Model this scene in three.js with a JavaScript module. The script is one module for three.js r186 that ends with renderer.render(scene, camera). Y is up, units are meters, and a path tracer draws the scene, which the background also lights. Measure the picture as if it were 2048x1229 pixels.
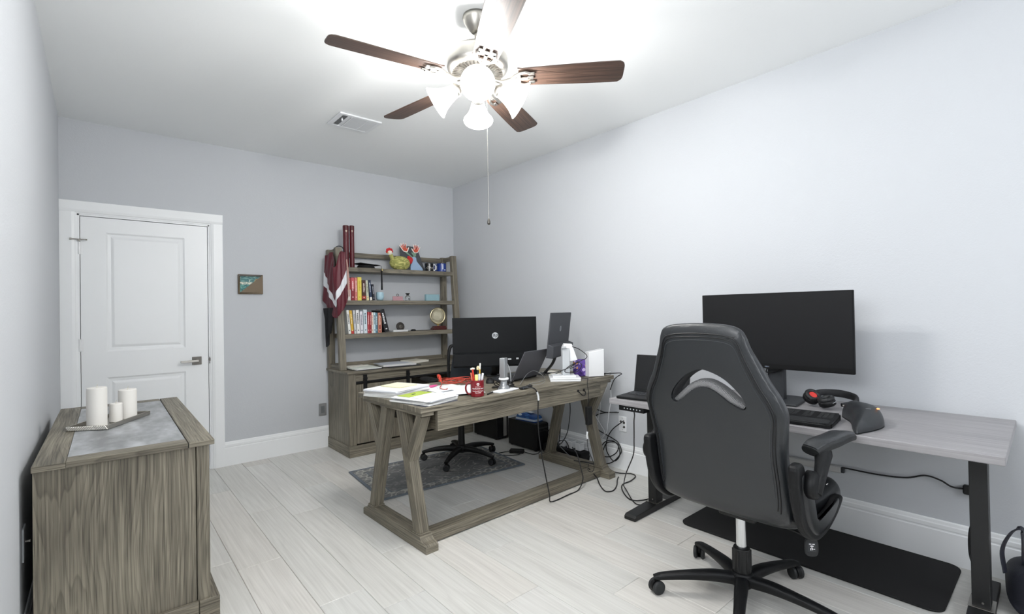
import * as THREE from 'three';
import { mergeGeometries, toCreasedNormals, mergeVertices } from 'three/addons/utils/BufferGeometryUtils.js';
import { RoundedBoxGeometry } from 'three/addons/geometries/RoundedBoxGeometry.js';
import { RectAreaLightUniformsLib } from 'three/addons/lights/RectAreaLightUniformsLib.js';
import { FontLoader } from 'three/addons/loaders/FontLoader.js';
import { TextGeometry } from 'three/addons/geometries/TextGeometry.js';
import { Brush, Evaluator, SUBTRACTION } from 'three-bvh-csg';

// ---------------------------------------------------------------- camera, light, exposure
const scene = new THREE.Scene();
const EYE = new THREE.Vector3(0, 1.2773, 0), YAW = 0.70918, PITCH = 0.00939, ROLL = -0.01728;
const camera = new THREE.PerspectiveCamera(2 * Math.atan(614.5 / 961.79) * 180 / Math.PI, 2048 / 1229, 0.03, 60);
{
  const f = new THREE.Vector3(Math.sin(YAW) * Math.cos(PITCH), Math.sin(PITCH), -Math.cos(YAW) * Math.cos(PITCH));
  const r = new THREE.Vector3(Math.cos(YAW), 0, Math.sin(YAW)), u = new THREE.Vector3().crossVectors(r, f);
  const c = Math.cos(ROLL), s = Math.sin(ROLL);
  const r2 = r.clone().multiplyScalar(c).addScaledVector(u, s), u2 = u.clone().multiplyScalar(c).addScaledVector(r, -s);
  camera.quaternion.setFromRotationMatrix(new THREE.Matrix4().makeBasis(r2, u2, f.clone().negate()));
  camera.position.copy(EYE);
}
const renderer = new THREE.WebGLRenderer({ antialias: true });
renderer.toneMapping = THREE.LinearToneMapping;
renderer.toneMappingExposure = 1.2;
renderer.shadowMap.enabled = true;
RectAreaLightUniformsLib.init();
scene.background = new THREE.Color().setRGB(2.4, 2.5, 2.62);           // bright overcast sky outside the two unseen windows, lighting the room through them
const ROOM = { L: -0.217, R: 3.168, B: -4.7305, F: 1.8, H: 2.74 };
const UNSEEN_WIN = { x0: 0.6, x1: 2.4, y0: 1.1, y1: 2.35 }, UNSEEN_WIN2 = { z0: -1.35, z1: 0.1, y0: 1.55, y1: 2.4 };   // unseen windows: behind the camera, and high in the left wall, placed for their light
const UNSEEN_LIGHT = 2.3, UNSEEN_LIGHT2 = 6.5, LAMP = 1.1;
{
  const unseenLight = new THREE.RectAreaLight(new THREE.Color().setRGB(0.975, 0.99, 1.02), UNSEEN_LIGHT, UNSEEN_WIN.x1 - UNSEEN_WIN.x0 - 0.1, UNSEEN_WIN.y1 - UNSEEN_WIN.y0 - 0.1);  // out of view behind the camera, placed to light the back wall
  unseenLight.name = 'unseen_window_light';
  unseenLight.position.set((UNSEEN_WIN.x0 + UNSEEN_WIN.x1) / 2, (UNSEEN_WIN.y0 + UNSEEN_WIN.y1) / 2, ROOM.F - 0.01);
  unseenLight.lookAt(unseenLight.position.x, unseenLight.position.y, -4);
  scene.add(unseenLight);
  const unseenLight2 = new THREE.RectAreaLight(new THREE.Color().setRGB(0.975, 0.99, 1.02), UNSEEN_LIGHT2, UNSEEN_WIN2.z1 - UNSEEN_WIN2.z0 - 0.1, UNSEEN_WIN2.y1 - UNSEEN_WIN2.y0 - 0.1);  // out of view at left, placed to light the right wall like bounced flash
  unseenLight2.name = 'unseen_window_light';
  unseenLight2.position.set(ROOM.L + 0.004, (UNSEEN_WIN2.y0 + UNSEEN_WIN2.y1) / 2, (UNSEEN_WIN2.z0 + UNSEEN_WIN2.z1) / 2);
  unseenLight2.lookAt(4, unseenLight2.position.y, unseenLight2.position.z);
  scene.add(unseenLight2);
}

// ---------------------------------------------------------------- helpers
let seed = 12345;
const rnd = () => { seed = (seed * 1664525 + 1013904223) >>> 0; return seed / 4294967296; };
const rr = (a, b) => a + (b - a) * rnd();
const V = (x, y, z) => new THREE.Vector3(x, y, z);
const used = {};
function numbered(name) { const n = used[name] = (used[name] ?? -1) + 1; return n ? name + '_' + String(n).padStart(3, '0') : name; }
function M(name, geo, mat, parent) {
  if (Array.isArray(geo)) geo = join(geo);
  const m = new THREE.Mesh(geo, mat);
  m.name = parent ? name : numbered(name);
  m.castShadow = m.receiveShadow = true;
  (parent ?? scene).add(m);
  return m;
}
function tag(o, label, category, group) { o.userData.label = label; o.userData.category = category; if (group) o.userData.group = group; return o; }
function thing(name, label, category, pos = [0, 0, 0], turn = 0, group) {
  const o = new THREE.Group(); o.name = numbered(name); o.position.set(...pos); o.rotation.y = turn; scene.add(o);
  return tag(o, label, category, group);
}
function struct(name, geo, mat, parent) { const m = M(name, geo, mat, parent); m.userData.kind = 'structure'; return m; }
function join(list) {
  const flat = list.map((g) => { const h = g.index ? g.toNonIndexed() : g.clone(); for (const k of Object.keys(h.attributes)) if (!['position', 'normal', 'uv'].includes(k)) h.deleteAttribute(k); if (!h.attributes.uv) h.setAttribute('uv', new THREE.BufferAttribute(new Float32Array(h.attributes.position.count * 2), 2)); h.morphAttributes = {}; return h; });
  return flat.length === 1 ? flat[0] : mergeGeometries(flat);
}
// uv in metres by the facing of each triangle; u runs along the grain axis
function uvBox(geo, grain = 'x', off = [0, 0]) {
  const g = geo.index ? geo.toNonIndexed() : geo, p = g.attributes.position, n = g.attributes.normal, uv = new Float32Array(p.count * 2), gi = 'xyz'.indexOf(grain);
  for (let t = 0; t < p.count; t += 3) {
    const a = [0, 0, 0];
    for (let k = 0; k < 3; k++) { a[0] += n.getX(t + k); a[1] += n.getY(t + k); a[2] += n.getZ(t + k); }
    let d = 0; for (let k = 1; k < 3; k++) if (Math.abs(a[k]) > Math.abs(a[d])) d = k;
    const ax = [0, 1, 2].filter((k) => k !== d), u = ax.includes(gi) ? gi : ax[0], v = ax.find((k) => k !== u);
    for (let k = 0; k < 3; k++) {
      const q = [p.getX(t + k), p.getY(t + k), p.getZ(t + k)];
      uv[(t + k) * 2] = q[u] + off[0] + d * 0.37; uv[(t + k) * 2 + 1] = q[v] + off[1] + d * 0.53;
    }
  }
  g.setAttribute('uv', new THREE.BufferAttribute(uv, 2));
  return g;
}
// box with bevelled edges, centred at x, y, z
function B(w, h, d, x = 0, y = 0, z = 0, r = 0.003, seg = 1) {
  r = Math.min(r, w / 2.01, h / 2.01, d / 2.01);
  const g = r > 0 ? new RoundedBoxGeometry(w, h, d, seg, r) : new THREE.BoxGeometry(w, h, d);
  return g.translate(x, y, z);
}
const BB = (x0, x1, y0, y1, z0, z1, r, seg) => B(x1 - x0, y1 - y0, z1 - z0, (x0 + x1) / 2, (y0 + y1) / 2, (z0 + z1) / 2, r, seg);
const W = (geo, grain) => uvBox(geo, grain, [rr(0, 3), rr(0, 3)]);     // with wood grain
const cyl = (r0, r1, h, x = 0, y = 0, z = 0, n = 24) => new THREE.CylinderGeometry(r0, r1, h, n).translate(x, y, z);
const tube = (pts, r, seg, rad = 7, tension = 0.5) => new THREE.TubeGeometry(new THREE.CatmullRomCurve3(pts.map((p) => (p.isVector3 ? p : V(...p))), false, 'catmullrom', tension), seg ?? pts.length * 8, r, rad);
const lathe = (pts, n = 36) => new THREE.LatheGeometry(pts.map((p) => new THREE.Vector2(...p)), n);
const shape = (pts, holes = []) => { const s = new THREE.Shape(pts.map((p) => new THREE.Vector2(...p))); holes.forEach((h) => s.holes.push(new THREE.Path(h.map((p) => new THREE.Vector2(...p))))); return s; };
// outline in the xy plane extruded over z from -d/2 to d/2
function ext(pts, d, bevel = 0, holes = [], seg = 2) {
  const g = new THREE.ExtrudeGeometry(shape(pts, holes), { depth: d - 2 * bevel, bevelEnabled: bevel > 0, bevelSize: bevel, bevelThickness: bevel, bevelOffset: -bevel, bevelSegments: seg, curveSegments: 12 });
  return g.translate(0, 0, -d / 2 + bevel);
}
const smooth = (pts, n = 60, closed = true) => new THREE.CatmullRomCurve3(pts.map((p) => V(p[0], p[1], 0)), closed, 'catmullrom', 0.5).getPoints(n).slice(0, closed ? n : n + 1).map((p) => [p.x, p.y]);
const rrect = (w, h, r, n = 5) => { const o = []; for (const [cx, cy, a0] of [[w / 2 - r, h / 2 - r, 0], [-w / 2 + r, h / 2 - r, 90], [-w / 2 + r, -h / 2 + r, 180], [w / 2 - r, -h / 2 + r, 270]]) for (let i = 0; i <= n; i++) { const a = (a0 + 90 * i / n) * Math.PI / 180; o.push([cx + r * Math.cos(a), cy + r * Math.sin(a)]); } return o; };
// two-sided cushion over an outline in xy: z = front(s, x, y) and -back(s, x, y), s = 0 at the middle and 1 at the rim
function pillow(outline, c, front, back, rings = 14) {
  const n = outline.length, pos = [], idx = [], uv = [];
  const put = (side) => {
    const base = pos.length / 3;
    for (let k = 0; k <= rings; k++) {
      const s = Math.sin(k / rings * Math.PI / 2);
      for (let i = 0; i < n; i++) {
        const x = c[0] + (outline[i][0] - c[0]) * s, y = c[1] + (outline[i][1] - c[1]) * s;
        pos.push(x, y, side > 0 ? front(s, x, y) : -back(s, x, y)); uv.push(x, y);
      }
    }
    for (let k = 0; k < rings; k++) for (let i = 0; i < n; i++) {
      const a = base + k * n + i, b = base + k * n + (i + 1) % n, d = a + n, e = b + n;
      side > 0 ? idx.push(a, d, e, a, e, b) : idx.push(a, e, d, a, b, e);
    }
  };
  put(1); put(-1);
  let g = new THREE.BufferGeometry();
  g.setAttribute('position', new THREE.Float32BufferAttribute(pos, 3)); g.setAttribute('uv', new THREE.Float32BufferAttribute(uv, 2)); g.setIndex(idx);
  let area = 0; for (let i = 0; i < n; i++) { const a = outline[i], b = outline[(i + 1) % n]; area += a[0] * b[1] - b[0] * a[1]; }
  if (area < 0) { for (let i = 0; i < idx.length; i += 3) [idx[i + 1], idx[i + 2]] = [idx[i + 2], idx[i + 1]]; g.setIndex(idx); }
  g.computeVertexNormals();
  return g;
}
const dome = (h, p = 4) => (s) => h * Math.pow(Math.max(0, 1 - Math.pow(s, p)), 1 / 2.2);
function bend(geo, fn) { const p = geo.attributes.position, v = V(); for (let i = 0; i < p.count; i++) { v.fromBufferAttribute(p, i); fn(v); p.setXYZ(i, v.x, v.y, v.z); } geo.computeVertexNormals(); return geo; }
// a grid sheet with thickness: fn(u, v) -> Vector3
function sheet(fn, nu, nv, t = 0.002) {
  const P = [], N = [];
  for (let j = 0; j <= nv; j++) for (let i = 0; i <= nu; i++) P.push(fn(i / nu, j / nv));
  const at = (i, j) => P[Math.min(nv, Math.max(0, j)) * (nu + 1) + Math.min(nu, Math.max(0, i))];
  for (let j = 0; j <= nv; j++) for (let i = 0; i <= nu; i++) N.push(at(i + 1, j).clone().sub(at(i - 1, j)).cross(at(i, j + 1).clone().sub(at(i, j - 1))).normalize());
  const pos = [], idx = [], uv = [], m = P.length, w = nu + 1;
  for (const s of [0.5, -0.5]) P.forEach((p, k) => { pos.push(p.x + N[k].x * t * s, p.y + N[k].y * t * s, p.z + N[k].z * t * s); uv.push((k % w) / nu, Math.floor(k / w) / nv); });
  for (let j = 0; j < nv; j++) for (let i = 0; i < nu; i++) { const a = j * w + i, b = a + 1, c = a + w, d = c + 1; idx.push(a, b, d, a, d, c, m + a, m + d, m + b, m + a, m + c, m + d); }
  const rim = []; for (let i = 0; i < nu; i++) rim.push([i, i + 1]); for (let j = 0; j < nv; j++) rim.push([j * w + nu, (j + 1) * w + nu]); for (let i = nu; i > 0; i--) rim.push([nv * w + i, nv * w + i - 1]); for (let j = nv; j > 0; j--) rim.push([j * w, (j - 1) * w]);
  for (const [a, b] of rim) idx.push(b, a, m + a, b, m + a, m + b);
  const g = new THREE.BufferGeometry(); g.setAttribute('position', new THREE.Float32BufferAttribute(pos, 3)); g.setAttribute('uv', new THREE.Float32BufferAttribute(uv, 2)); g.setIndex(idx); g.computeVertexNormals();
  return g;
}
// straight square bar between two points
function bar(a, b, w, d, ref = V(1, 0, 0), r = 0.003) {
  a = V(...a); b = V(...b);
  const y = b.clone().sub(a), L = y.length(); y.normalize();
  const x = ref.clone().addScaledVector(y, -ref.dot(y)).normalize(), z = x.clone().cross(y);
  const g = W(B(w, L, d, 0, 0, 0, r), 'y');
  return g.applyMatrix4(new THREE.Matrix4().makeBasis(x, y, z).setPosition(a.clone().add(b).multiplyScalar(0.5)));
}

// ---------------------------------------------------------------- procedural textures
const hash = (x, y, s) => { let h = Math.imul(x, 374761393) ^ Math.imul(y, 668265263) ^ Math.imul(s, 2246822519); h = Math.imul(h ^ (h >>> 13), 1274126177); return ((h ^ (h >>> 16)) >>> 0) / 4294967296; };
function noise(x, y, px, py, s) {      // tileable value noise with periods px, py
  const x0 = Math.floor(x), y0 = Math.floor(y), fx = x - x0, fy = y - y0, m = (a, p) => ((a % p) + p) % p;
  const u = fx * fx * (3 - 2 * fx), v = fy * fy * (3 - 2 * fy), X0 = m(x0, px), X1 = m(x0 + 1, px), Y0 = m(y0, py), Y1 = m(y0 + 1, py);
  const a = hash(X0, Y0, s), b = hash(X1, Y0, s), c = hash(X0, Y1, s), d = hash(X1, Y1, s);
  return a + (b - a) * u + (c - a) * v + (a - b - c + d) * u * v;
}
function fbm(u, v, px, py, s, oct = 4) { let a = 0, w = 0.5, t = 0; for (let o = 0; o < oct; o++) { a += w * noise(u * px, v * py, px, py, s + o); t += w; w *= 0.5; px *= 2; py *= 2; } return a / t; }
function dataTex(w, h, fn, srgb = true, repeat = [1, 1]) {
  const d = new Uint8Array(w * h * 4);
  for (let y = 0; y < h; y++) for (let x = 0; x < w; x++) { const c = fn(x / w, y / h), o = (y * w + x) * 4; for (let k = 0; k < 3; k++) d[o + k] = Math.max(0, Math.min(255, (typeof c === 'number' ? c : c[k]) * 255)); d[o + 3] = 255; }
  const t = new THREE.DataTexture(d, w, h); t.wrapS = t.wrapT = THREE.RepeatWrapping; t.magFilter = THREE.LinearFilter; t.minFilter = THREE.LinearMipmapLinearFilter; t.generateMipmaps = true;
  if (srgb) t.colorSpace = THREE.SRGBColorSpace; t.repeat.set(...repeat); t.needsUpdate = true;
  return t;
}
const mix = (a, b, t) => a.map((x, i) => x + (b[i] - x) * t), rgb = (r, g, b) => [r / 255, g / 255, b / 255], sat = (x) => Math.max(0, Math.min(1, x));
// weathered grey-brown oak, u along the grain: growth rings cut at a slant plus pores
function oak(u, v, s, rings) {
  const w = (fbm(u, v, 2, 3, s, 3) - 0.5) * 0.5, c = Math.abs(((v + w * 0.18) % 1 + 1) % 1 - 0.5), h = 0.2 + 0.024 * Math.sin(2 * Math.PI * u + 0.6) + w * 0.03;
  const r = Math.sqrt(c * c + h * h) * rings + fbm(u, v, 2, 22, s + 9, 3) * 1.5, ring = r - Math.floor(r);
  const line = Math.pow(ring, 3) * (1 - sat((ring - 0.9) * 10)), pore = fbm(u, v, 10, 260, s + 20, 2), fine = fbm(u, v, 5, 120, s + 30, 3);
  return { line, pore, fine, cloud: fbm(u, v, 3, 4, s + 40, 4) };
}
const oakTex = dataTex(1024, 768, (u, v) => { const k = oak(u, v, 3, 62); const t = 0.53 - 0.3 * k.line + 0.7 * (k.fine - 0.5) + 0.5 * (k.cloud - 0.5) - (k.pore > 0.58 ? 0.9 * (k.pore - 0.58) : 0); return mix(rgb(74, 69, 59), rgb(176, 168, 149), sat(t)); }, true, [1 / 1.1, 1 / 0.62]);
const oakBump = dataTex(1024, 768, (u, v) => { const k = oak(u, v, 3, 62); return 0.75 - 0.35 * k.line - (k.pore > 0.6 ? 0.3 : 0); }, false, [1 / 1.1, 1 / 0.62]);
const plankTex = dataTex(1024, 1024, (u, v) => { const k = oak(u, v, 71, 30); const t = 0.62 + 0.5 * (k.fine - 0.5) + 0.4 * (k.cloud - 0.5) - 0.16 * k.line - (k.pore > 0.6 ? 0.5 * (k.pore - 0.6) : 0); return mix(rgb(192, 190, 185), rgb(236, 235, 231), sat(t)); }, true, [1 / 1.6, 1 / 0.9]);
const laminateTex = dataTex(1024, 512, (u, v) => { const a = fbm(u, v, 3, 90, 120, 4), b = fbm(u, v, 2, 5, 130, 3), c = fbm(u, v, 8, 200, 140, 2); return mix(rgb(126, 124, 126), rgb(168, 166, 168), sat(0.5 + (a - 0.5) * 0.9 + (b - 0.5) * 0.45 + (c - 0.5) * 0.3)); }, true, [1 / 1.0, 1 / 0.5]);
const slateTex = dataTex(512, 512, (u, v) => { const a = fbm(u, v, 3, 9, 150, 5), b = fbm(u, v, 14, 22, 160, 3); return mix(rgb(128, 130, 131), rgb(184, 187, 190), sat(0.5 + (a - 0.5) * 1.7 + (b - 0.5) * 0.5)); }, true, [1 / 0.5, 1 / 0.5]);
const paintBump = dataTex(512, 512, (u, v) => 0.5 + 0.5 * (fbm(u, v, 60, 60, 170, 2) - 0.5) + 0.3 * (fbm(u, v, 140, 140, 180, 1) - 0.5), false, [1 / 0.5, 1 / 0.5]);
const leatherBump = dataTex(512, 512, (u, v) => { const a = noise(u * 90, v * 90, 90, 90, 190), b = noise(u * 90 + 0.5 * noise(u * 40, v * 40, 40, 40, 191), v * 110, 90, 110, 192); return 0.5 + 0.35 * (Math.abs(a - 0.5) + Math.abs(b - 0.5)) + 0.25 * (fbm(u, v, 5, 5, 193, 3) - 0.5); }, false, [1 / 0.16, 1 / 0.16]);
const weaveBump = dataTex(128, 128, (u, v) => 0.5 + 0.5 * Math.sin(u * Math.PI * 16) * Math.sin(v * Math.PI * 16), false, [1 / 0.04, 1 / 0.04]);
const weaveTex = dataTex(128, 128, (u, v) => { const k = Math.sin(u * Math.PI * 16) * Math.sin(v * Math.PI * 16); return k > 0.1 ? rgb(172, 172, 172) : rgb(76, 77, 79); }, true, [1 / 0.04, 1 / 0.04]);
const bladeTex = dataTex(512, 256, (u, v) => { const a = fbm(u, v, 3, 40, 200, 4), b = fbm(u, v, 8, 130, 210, 2); return mix(rgb(42, 31, 26), rgb(86, 66, 55), sat(0.5 + (a - 0.5) * 1.4 + (b - 0.5) * 0.7)); }, true, [1 / 0.6, 1 / 0.16]);
const rugTex = dataTex(1024, 640, (u, v) => {
  const X = u * 1.25, Y = v * 0.78, e = Math.min(X, 1.25 - X, Y, 0.78 - Y), n = fbm(u, v, 70, 44, 220, 3), w = fbm(u, v, 9, 6, 230, 3);
  const q = (a) => Math.abs(Math.sin(a)), cx = (X - 0.625), cy = (Y - 0.39), th = Math.atan2(cy, cx), r = Math.hypot(cx * 0.75, cy);
  let f = 0;
  f += sat(1.4 - 9 * Math.abs(Math.sin(X * 21 + 2.2 * Math.sin(Y * 17)) * Math.cos(Y * 24 + 1.8 * Math.sin(X * 15)) - 0.28));
  f += 0.7 * sat(1.2 - 12 * Math.abs(Math.sin(r * 46 + 1.6 * Math.sin(th * 8)) - 0.2 * Math.cos(th * 12)));
  if (e > 0.02 && e < 0.1) f = sat(1.2 - 3 * Math.abs(q(X * 32) * q(Y * 32) + q((X + Y) * 30) - 0.9)) + 0.25;
  let c = mix(rgb(112, 113, 114), rgb(196, 194, 186), sat(f * 0.62 + (n - 0.5) * 0.8 + (w - 0.5) * 0.8));
  if (e < 0.02 || (e > 0.1 && e < 0.112)) c = mix(rgb(92, 99, 108), rgb(128, 134, 140), n);
  return c;
}, true);
const rugBump = dataTex(256, 256, (u, v) => hash(Math.floor(u * 256), Math.floor(v * 256), 5), false, [12, 8]);
const wrap = (t, o) => { t.wrapS = t.wrapT = THREE.RepeatWrapping; return t; };
function canvasTex(w, h, draw) { const c = document.createElement('canvas'); c.width = w; c.height = h; const x = c.getContext('2d'); draw(x, w, h); const t = new THREE.CanvasTexture(c); t.colorSpace = THREE.SRGBColorSpace; t.anisotropy = 4; return t; }

// ---------------------------------------------------------------- materials
const S = (color, roughness = 0.5, extra = {}) => new THREE.MeshPhysicalMaterial({ color, roughness, ...extra });
const metal = (color, roughness = 0.3, extra = {}) => new THREE.MeshPhysicalMaterial({ color, roughness, metalness: 1, ...extra });
const mat = {
  wall: S('#c9ccd0', 0.85, { bumpMap: paintBump, bumpScale: 0.0006 }),
  ceiling: S('#f5f7f7', 0.9, { bumpMap: paintBump, bumpScale: 0.0006 }),
  trim: S('#f5f7f8', 0.38), door: S('#f4f6f7', 0.35),
  subfloor: S('#6f6b64', 0.9),
  oak: S('#ffffff', 0.52, { map: oakTex, bumpMap: oakBump, bumpScale: 0.0007 }),
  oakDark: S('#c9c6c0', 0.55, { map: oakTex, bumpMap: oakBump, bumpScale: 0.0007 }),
  slate: S('#ffffff', 0.45, { map: slateTex, bumpMap: slateTex, bumpScale: 0.0005 }),
  laminate: S('#ffffff', 0.42, { map: laminateTex }),
  ironBlack: S('#1a1a1b', 0.45, { metalness: 0.3 }),
  steelBlack: S('#131415', 0.5),
  plastic: S('#0e0f11', 0.5, { specularIntensity: 0.6 }), plasticDark: S('#0b0c0d', 0.5), plasticGrey: S('#2c2f33', 0.45), plasticLow: S('#1c1e20', 0.6),
  leather: S('#202326', 0.33, { bumpMap: leatherBump, bumpScale: 0.0009, clearcoat: 0.3, clearcoatRoughness: 0.45 }),
  leatherGloss: S('#191b1d', 0.28, { bumpMap: leatherBump, bumpScale: 0.0005 }),
  meshGrey: S('#ffffff', 0.7, { map: weaveTex, bumpMap: weaveBump, bumpScale: 0.0008 }),
  seam: S('#121315', 0.35),
  nickel: metal('#aeaba5', 0.34), chrome: metal('#d6d8da', 0.15), brushed: metal('#aaa7a0', 0.38), darkMetal: metal('#6d6a65', 0.35),
  blade: S('#ffffff', 0.42, { map: bladeTex }),
  white: S('#eceef0', 0.4), whiteGloss: S('#f3f4f5', 0.22), paper: S('#f0f0ee', 0.8), greyPlastic: S('#c3c7ca', 0.45),
  wax: S('#f3f0ea', 0.5, { sheen: 0.2 }),
  cord: S('#141416', 0.5), whiteCord: S('#e6e8ea', 0.45), greyCord: S('#8d9092', 0.45), redCord: S('#b4402f', 0.5),
  maroon: S('#55161f', 0.6), red: S('#c62f2b', 0.5), shade: new THREE.MeshPhysicalMaterial({ color: '#ffffff', roughness: 0.4, emissive: '#fffdf8', emissiveIntensity: 1.6 }),
  pane: new THREE.MeshPhysicalMaterial({ color: '#ffffff', roughness: 0, transmission: 1, thickness: 0 }),
};
const tint = (base, color, extra = {}) => { const m = base.clone(); m.color.set(color); Object.assign(m, extra); return m; };

// ---------------------------------------------------------------- room shell
{
  const { L, R, B: Z, F, H } = ROOM, T = 0.12;
  const floor = struct('floor', BB(L, R, -0.1, -0.005, Z, F, 0), mat.subfloor);
  const PW = 0.2042, PL = 1.305, joints = { 1: -2.17, 2: -1.965, 3: -2.42, 4: -1.64, 6: -1.368, 0: -2.75, 5: -2.05, 7: -2.3, 8: -1.75 };
  function plank(x0, x1, z0, z1) {
    const g = 0.0007, b = 0.0022, y0 = -0.005, a = [x0 + g, x1 - g, z0 + g, z1 - g], c = [a[0] + b, a[1] - b, a[2] + b, a[3] - b];
    const top = [[c[0], 0, c[2]], [c[0], 0, c[3]], [c[1], 0, c[3]], [c[1], 0, c[2]]], low = [[a[0], y0, a[2]], [a[0], y0, a[3]], [a[1], y0, a[3]], [a[1], y0, a[2]]], mid = low.map((p) => [p[0], -0.0014, p[2]]);
    const pos = [], quad = (p, q, r, s) => pos.push(...p, ...q, ...r, ...p, ...r, ...s);
    quad(...top);
    for (let i = 0; i < 4; i++) { const j = (i + 1) % 4; quad(mid[i], mid[j], top[j], top[i]); quad(low[i], low[j], mid[j], mid[i]); }
    const geo = new THREE.BufferGeometry(); geo.setAttribute('position', new THREE.Float32BufferAttribute(pos, 3)); geo.computeVertexNormals();
    return W(geo, 'z');
  }
  const tones = ['#ffffff', '#fafaf9', '#fdfbf9', '#f7f8f8'].map((c) => S(c, 0.4, { map: plankTex, bumpMap: plankTex, bumpScale: 0.0003 }));
  for (let k = -4; k < 14; k++) {
    const x0 = Math.max(L, 0.518 + k * PW), x1 = Math.min(R, 0.518 + (k + 1) * PW);
    if (x1 - x0 < 0.01) continue;
    let z = (joints[k] ?? -2 - rr(0, PL)) - 3 * PL;
    for (; z < F; z += PL) { const z0 = Math.max(Z, z), z1 = Math.min(F, z + PL); if (z1 - z0 > 0.02) M('floor_plank', plank(x0, x1, z0, z1), tones[Math.floor(rnd() * 4)], floor); }
  }
  struct('ceiling', BB(L - T, R + T, H, H + T, Z - T, F + T, 0), mat.ceiling);
  const v2 = UNSEEN_WIN2;
  struct('wall_left', [W(BB(L - T, L, -0.1, H, Z - T, v2.z0, 0), 'z'), W(BB(L - T, L, -0.1, H, v2.z1, F + T, 0), 'z'), W(BB(L - T, L, -0.1, v2.y0, v2.z0, v2.z1, 0), 'z'), W(BB(L - T, L, v2.y1, H, v2.z0, v2.z1, 0), 'z')], mat.wall);
  struct('wall_right', W(BB(R, R + T, -0.1, H, Z - T, F + T, 0), 'z'), mat.wall);
  const dx0 = -0.122, dx1 = 0.711, dy = 2.052;
  struct('wall_back', [W(BB(L, dx0, -0.1, H, Z - 0.06, Z, 0)), W(BB(dx1, R, -0.1, H, Z - 0.06, Z, 0)), W(BB(dx0, dx1, dy, H, Z - 0.06, Z, 0)), W(BB(L, R, -0.1, H, Z - T, Z - 0.06, 0))], mat.wall);
  const w = UNSEEN_WIN;
  struct('wall_front', [W(BB(L, w.x0, -0.1, H, F, F + T, 0)), W(BB(w.x1, R, -0.1, H, F, F + T, 0)), W(BB(w.x0, w.x1, -0.1, w.y0, F, F + T, 0)), W(BB(w.x0, w.x1, w.y1, H, F, F + T, 0))], mat.wall);  // out-of-view wall, set back so its window light falls off gently
  // two unseen windows outside the frame, placed to light the back and right walls
  function makeUnseenWindow(name, ww, wh, at, turn) {
  const win = new THREE.Group(); win.name = name; win.userData.kind = 'structure'; win.position.set(...at); win.rotation.y = turn; scene.add(win);
  M('unseen_window_frame', [B(ww, 0.05, 0.08, 0, wh / 2 - 0.025, 0), B(ww, 0.05, 0.08, 0, -wh / 2 + 0.025, 0), B(0.05, wh, 0.08, -ww / 2 + 0.025, 0, 0), B(0.05, wh, 0.08, ww / 2 - 0.025, 0, 0), B(0.04, wh, 0.06, 0, 0, 0)], mat.trim, win);
  M('unseen_window_pane', B(ww / 2 - 0.05, wh - 0.08, 0.006, -ww / 4, 0, 0, 0), mat.pane, win);
  M('unseen_window_pane', B(ww / 2 - 0.05, wh - 0.08, 0.006, ww / 4, 0, 0, 0), mat.pane, win);
  if (turn === 0) M('unseen_window_sill', B(ww + 0.12, 0.03, 0.16, 0, -wh / 2 - 0.016, -0.06), mat.trim, win);
  }
  makeUnseenWindow('unseen_window_1', w.x1 - w.x0, w.y1 - w.y0, [(w.x0 + w.x1) / 2, (w.y0 + w.y1) / 2, F + 0.06], 0);
  makeUnseenWindow('unseen_window_2', v2.z1 - v2.z0, v2.y1 - v2.y0, [L - 0.06, (v2.y0 + v2.y1) / 2, (v2.z0 + v2.z1) / 2], -Math.PI / 2);

  const prof = [[0, 0], [0.013, 0], [0.013, 0.15], [0.0095, 0.154], [0.0095, 0.159], [0.012, 0.164], [0.012, 0.181], [0.0085, 0.186], [0.0065, 0.199], [0.004, 0.204], [0, 0.204]];
  const board = (name, a, b, turn, x, z) => { const g = ext(prof, b - a); struct(name, g.rotateY(turn).translate(x, 0, z), mat.trim); };
  board('baseboard_back', 0.8, R, -Math.PI / 2, (0.8 + R) / 2, Z);
  board('baseboard_right', Z, F, Math.PI, R, (Z + F) / 2);
  board('baseboard_left', Z, F, 0, L, (Z + F) / 2);
  board('baseboard_front', L, R, Math.PI / 2, (L + R) / 2, F);

  // door casing and jambs: a flat board with a bevelled inner edge
  const cas = (w2) => [[0, 0], [w2, 0], [w2, 0.016], [0.03, 0.018], [0.014, 0.013], [0.008, 0.008], [0, 0.007]];
  const lay = (g, x, y, z) => g.applyMatrix4(new THREE.Matrix4().makeBasis(V(...x), V(...y), V(...z)));
  struct('trim_1', lay(ext(cas(0.096), 2.06), [-1, 0, 0], [0, 0, 1], [0, 1, 0]).translate(dx0 + 0.002, 1.03, Z), mat.trim);
  struct('trim_2', lay(ext(cas(0.096), 2.06), [1, 0, 0], [0, 0, 1], [0, -1, 0]).translate(dx1 - 0.004, 1.03, Z), mat.trim);
  struct('trim_3', lay(ext(cas(0.092), dx1 - dx0 + 0.188), [0, 1, 0], [0, 0, 1], [1, 0, 0]).translate((dx0 + dx1) / 2, dy - 0.002, Z), mat.trim);
  struct('trim_4', [BB(dx0, dx0 + 0.015, 0, dy, Z - 0.06, Z, 0.002), BB(dx1 - 0.015, dx1, 0, dy, Z - 0.06, Z, 0.002), BB(dx0, dx1, dy - 0.014, dy, Z - 0.06, Z, 0.002)], mat.trim);

  const door = new THREE.Group(); door.name = 'door_1'; door.userData.kind = 'structure'; door.position.set(0.2945, 0.008, Z - 0.006); scene.add(door);
  const DW = 0.796, DH = 2.026, hw = DW / 2;
  const rect = (x0, x1, y0, y1) => [[x0, y0], [x1, y0], [x1, y1], [x0, y1]];
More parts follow.
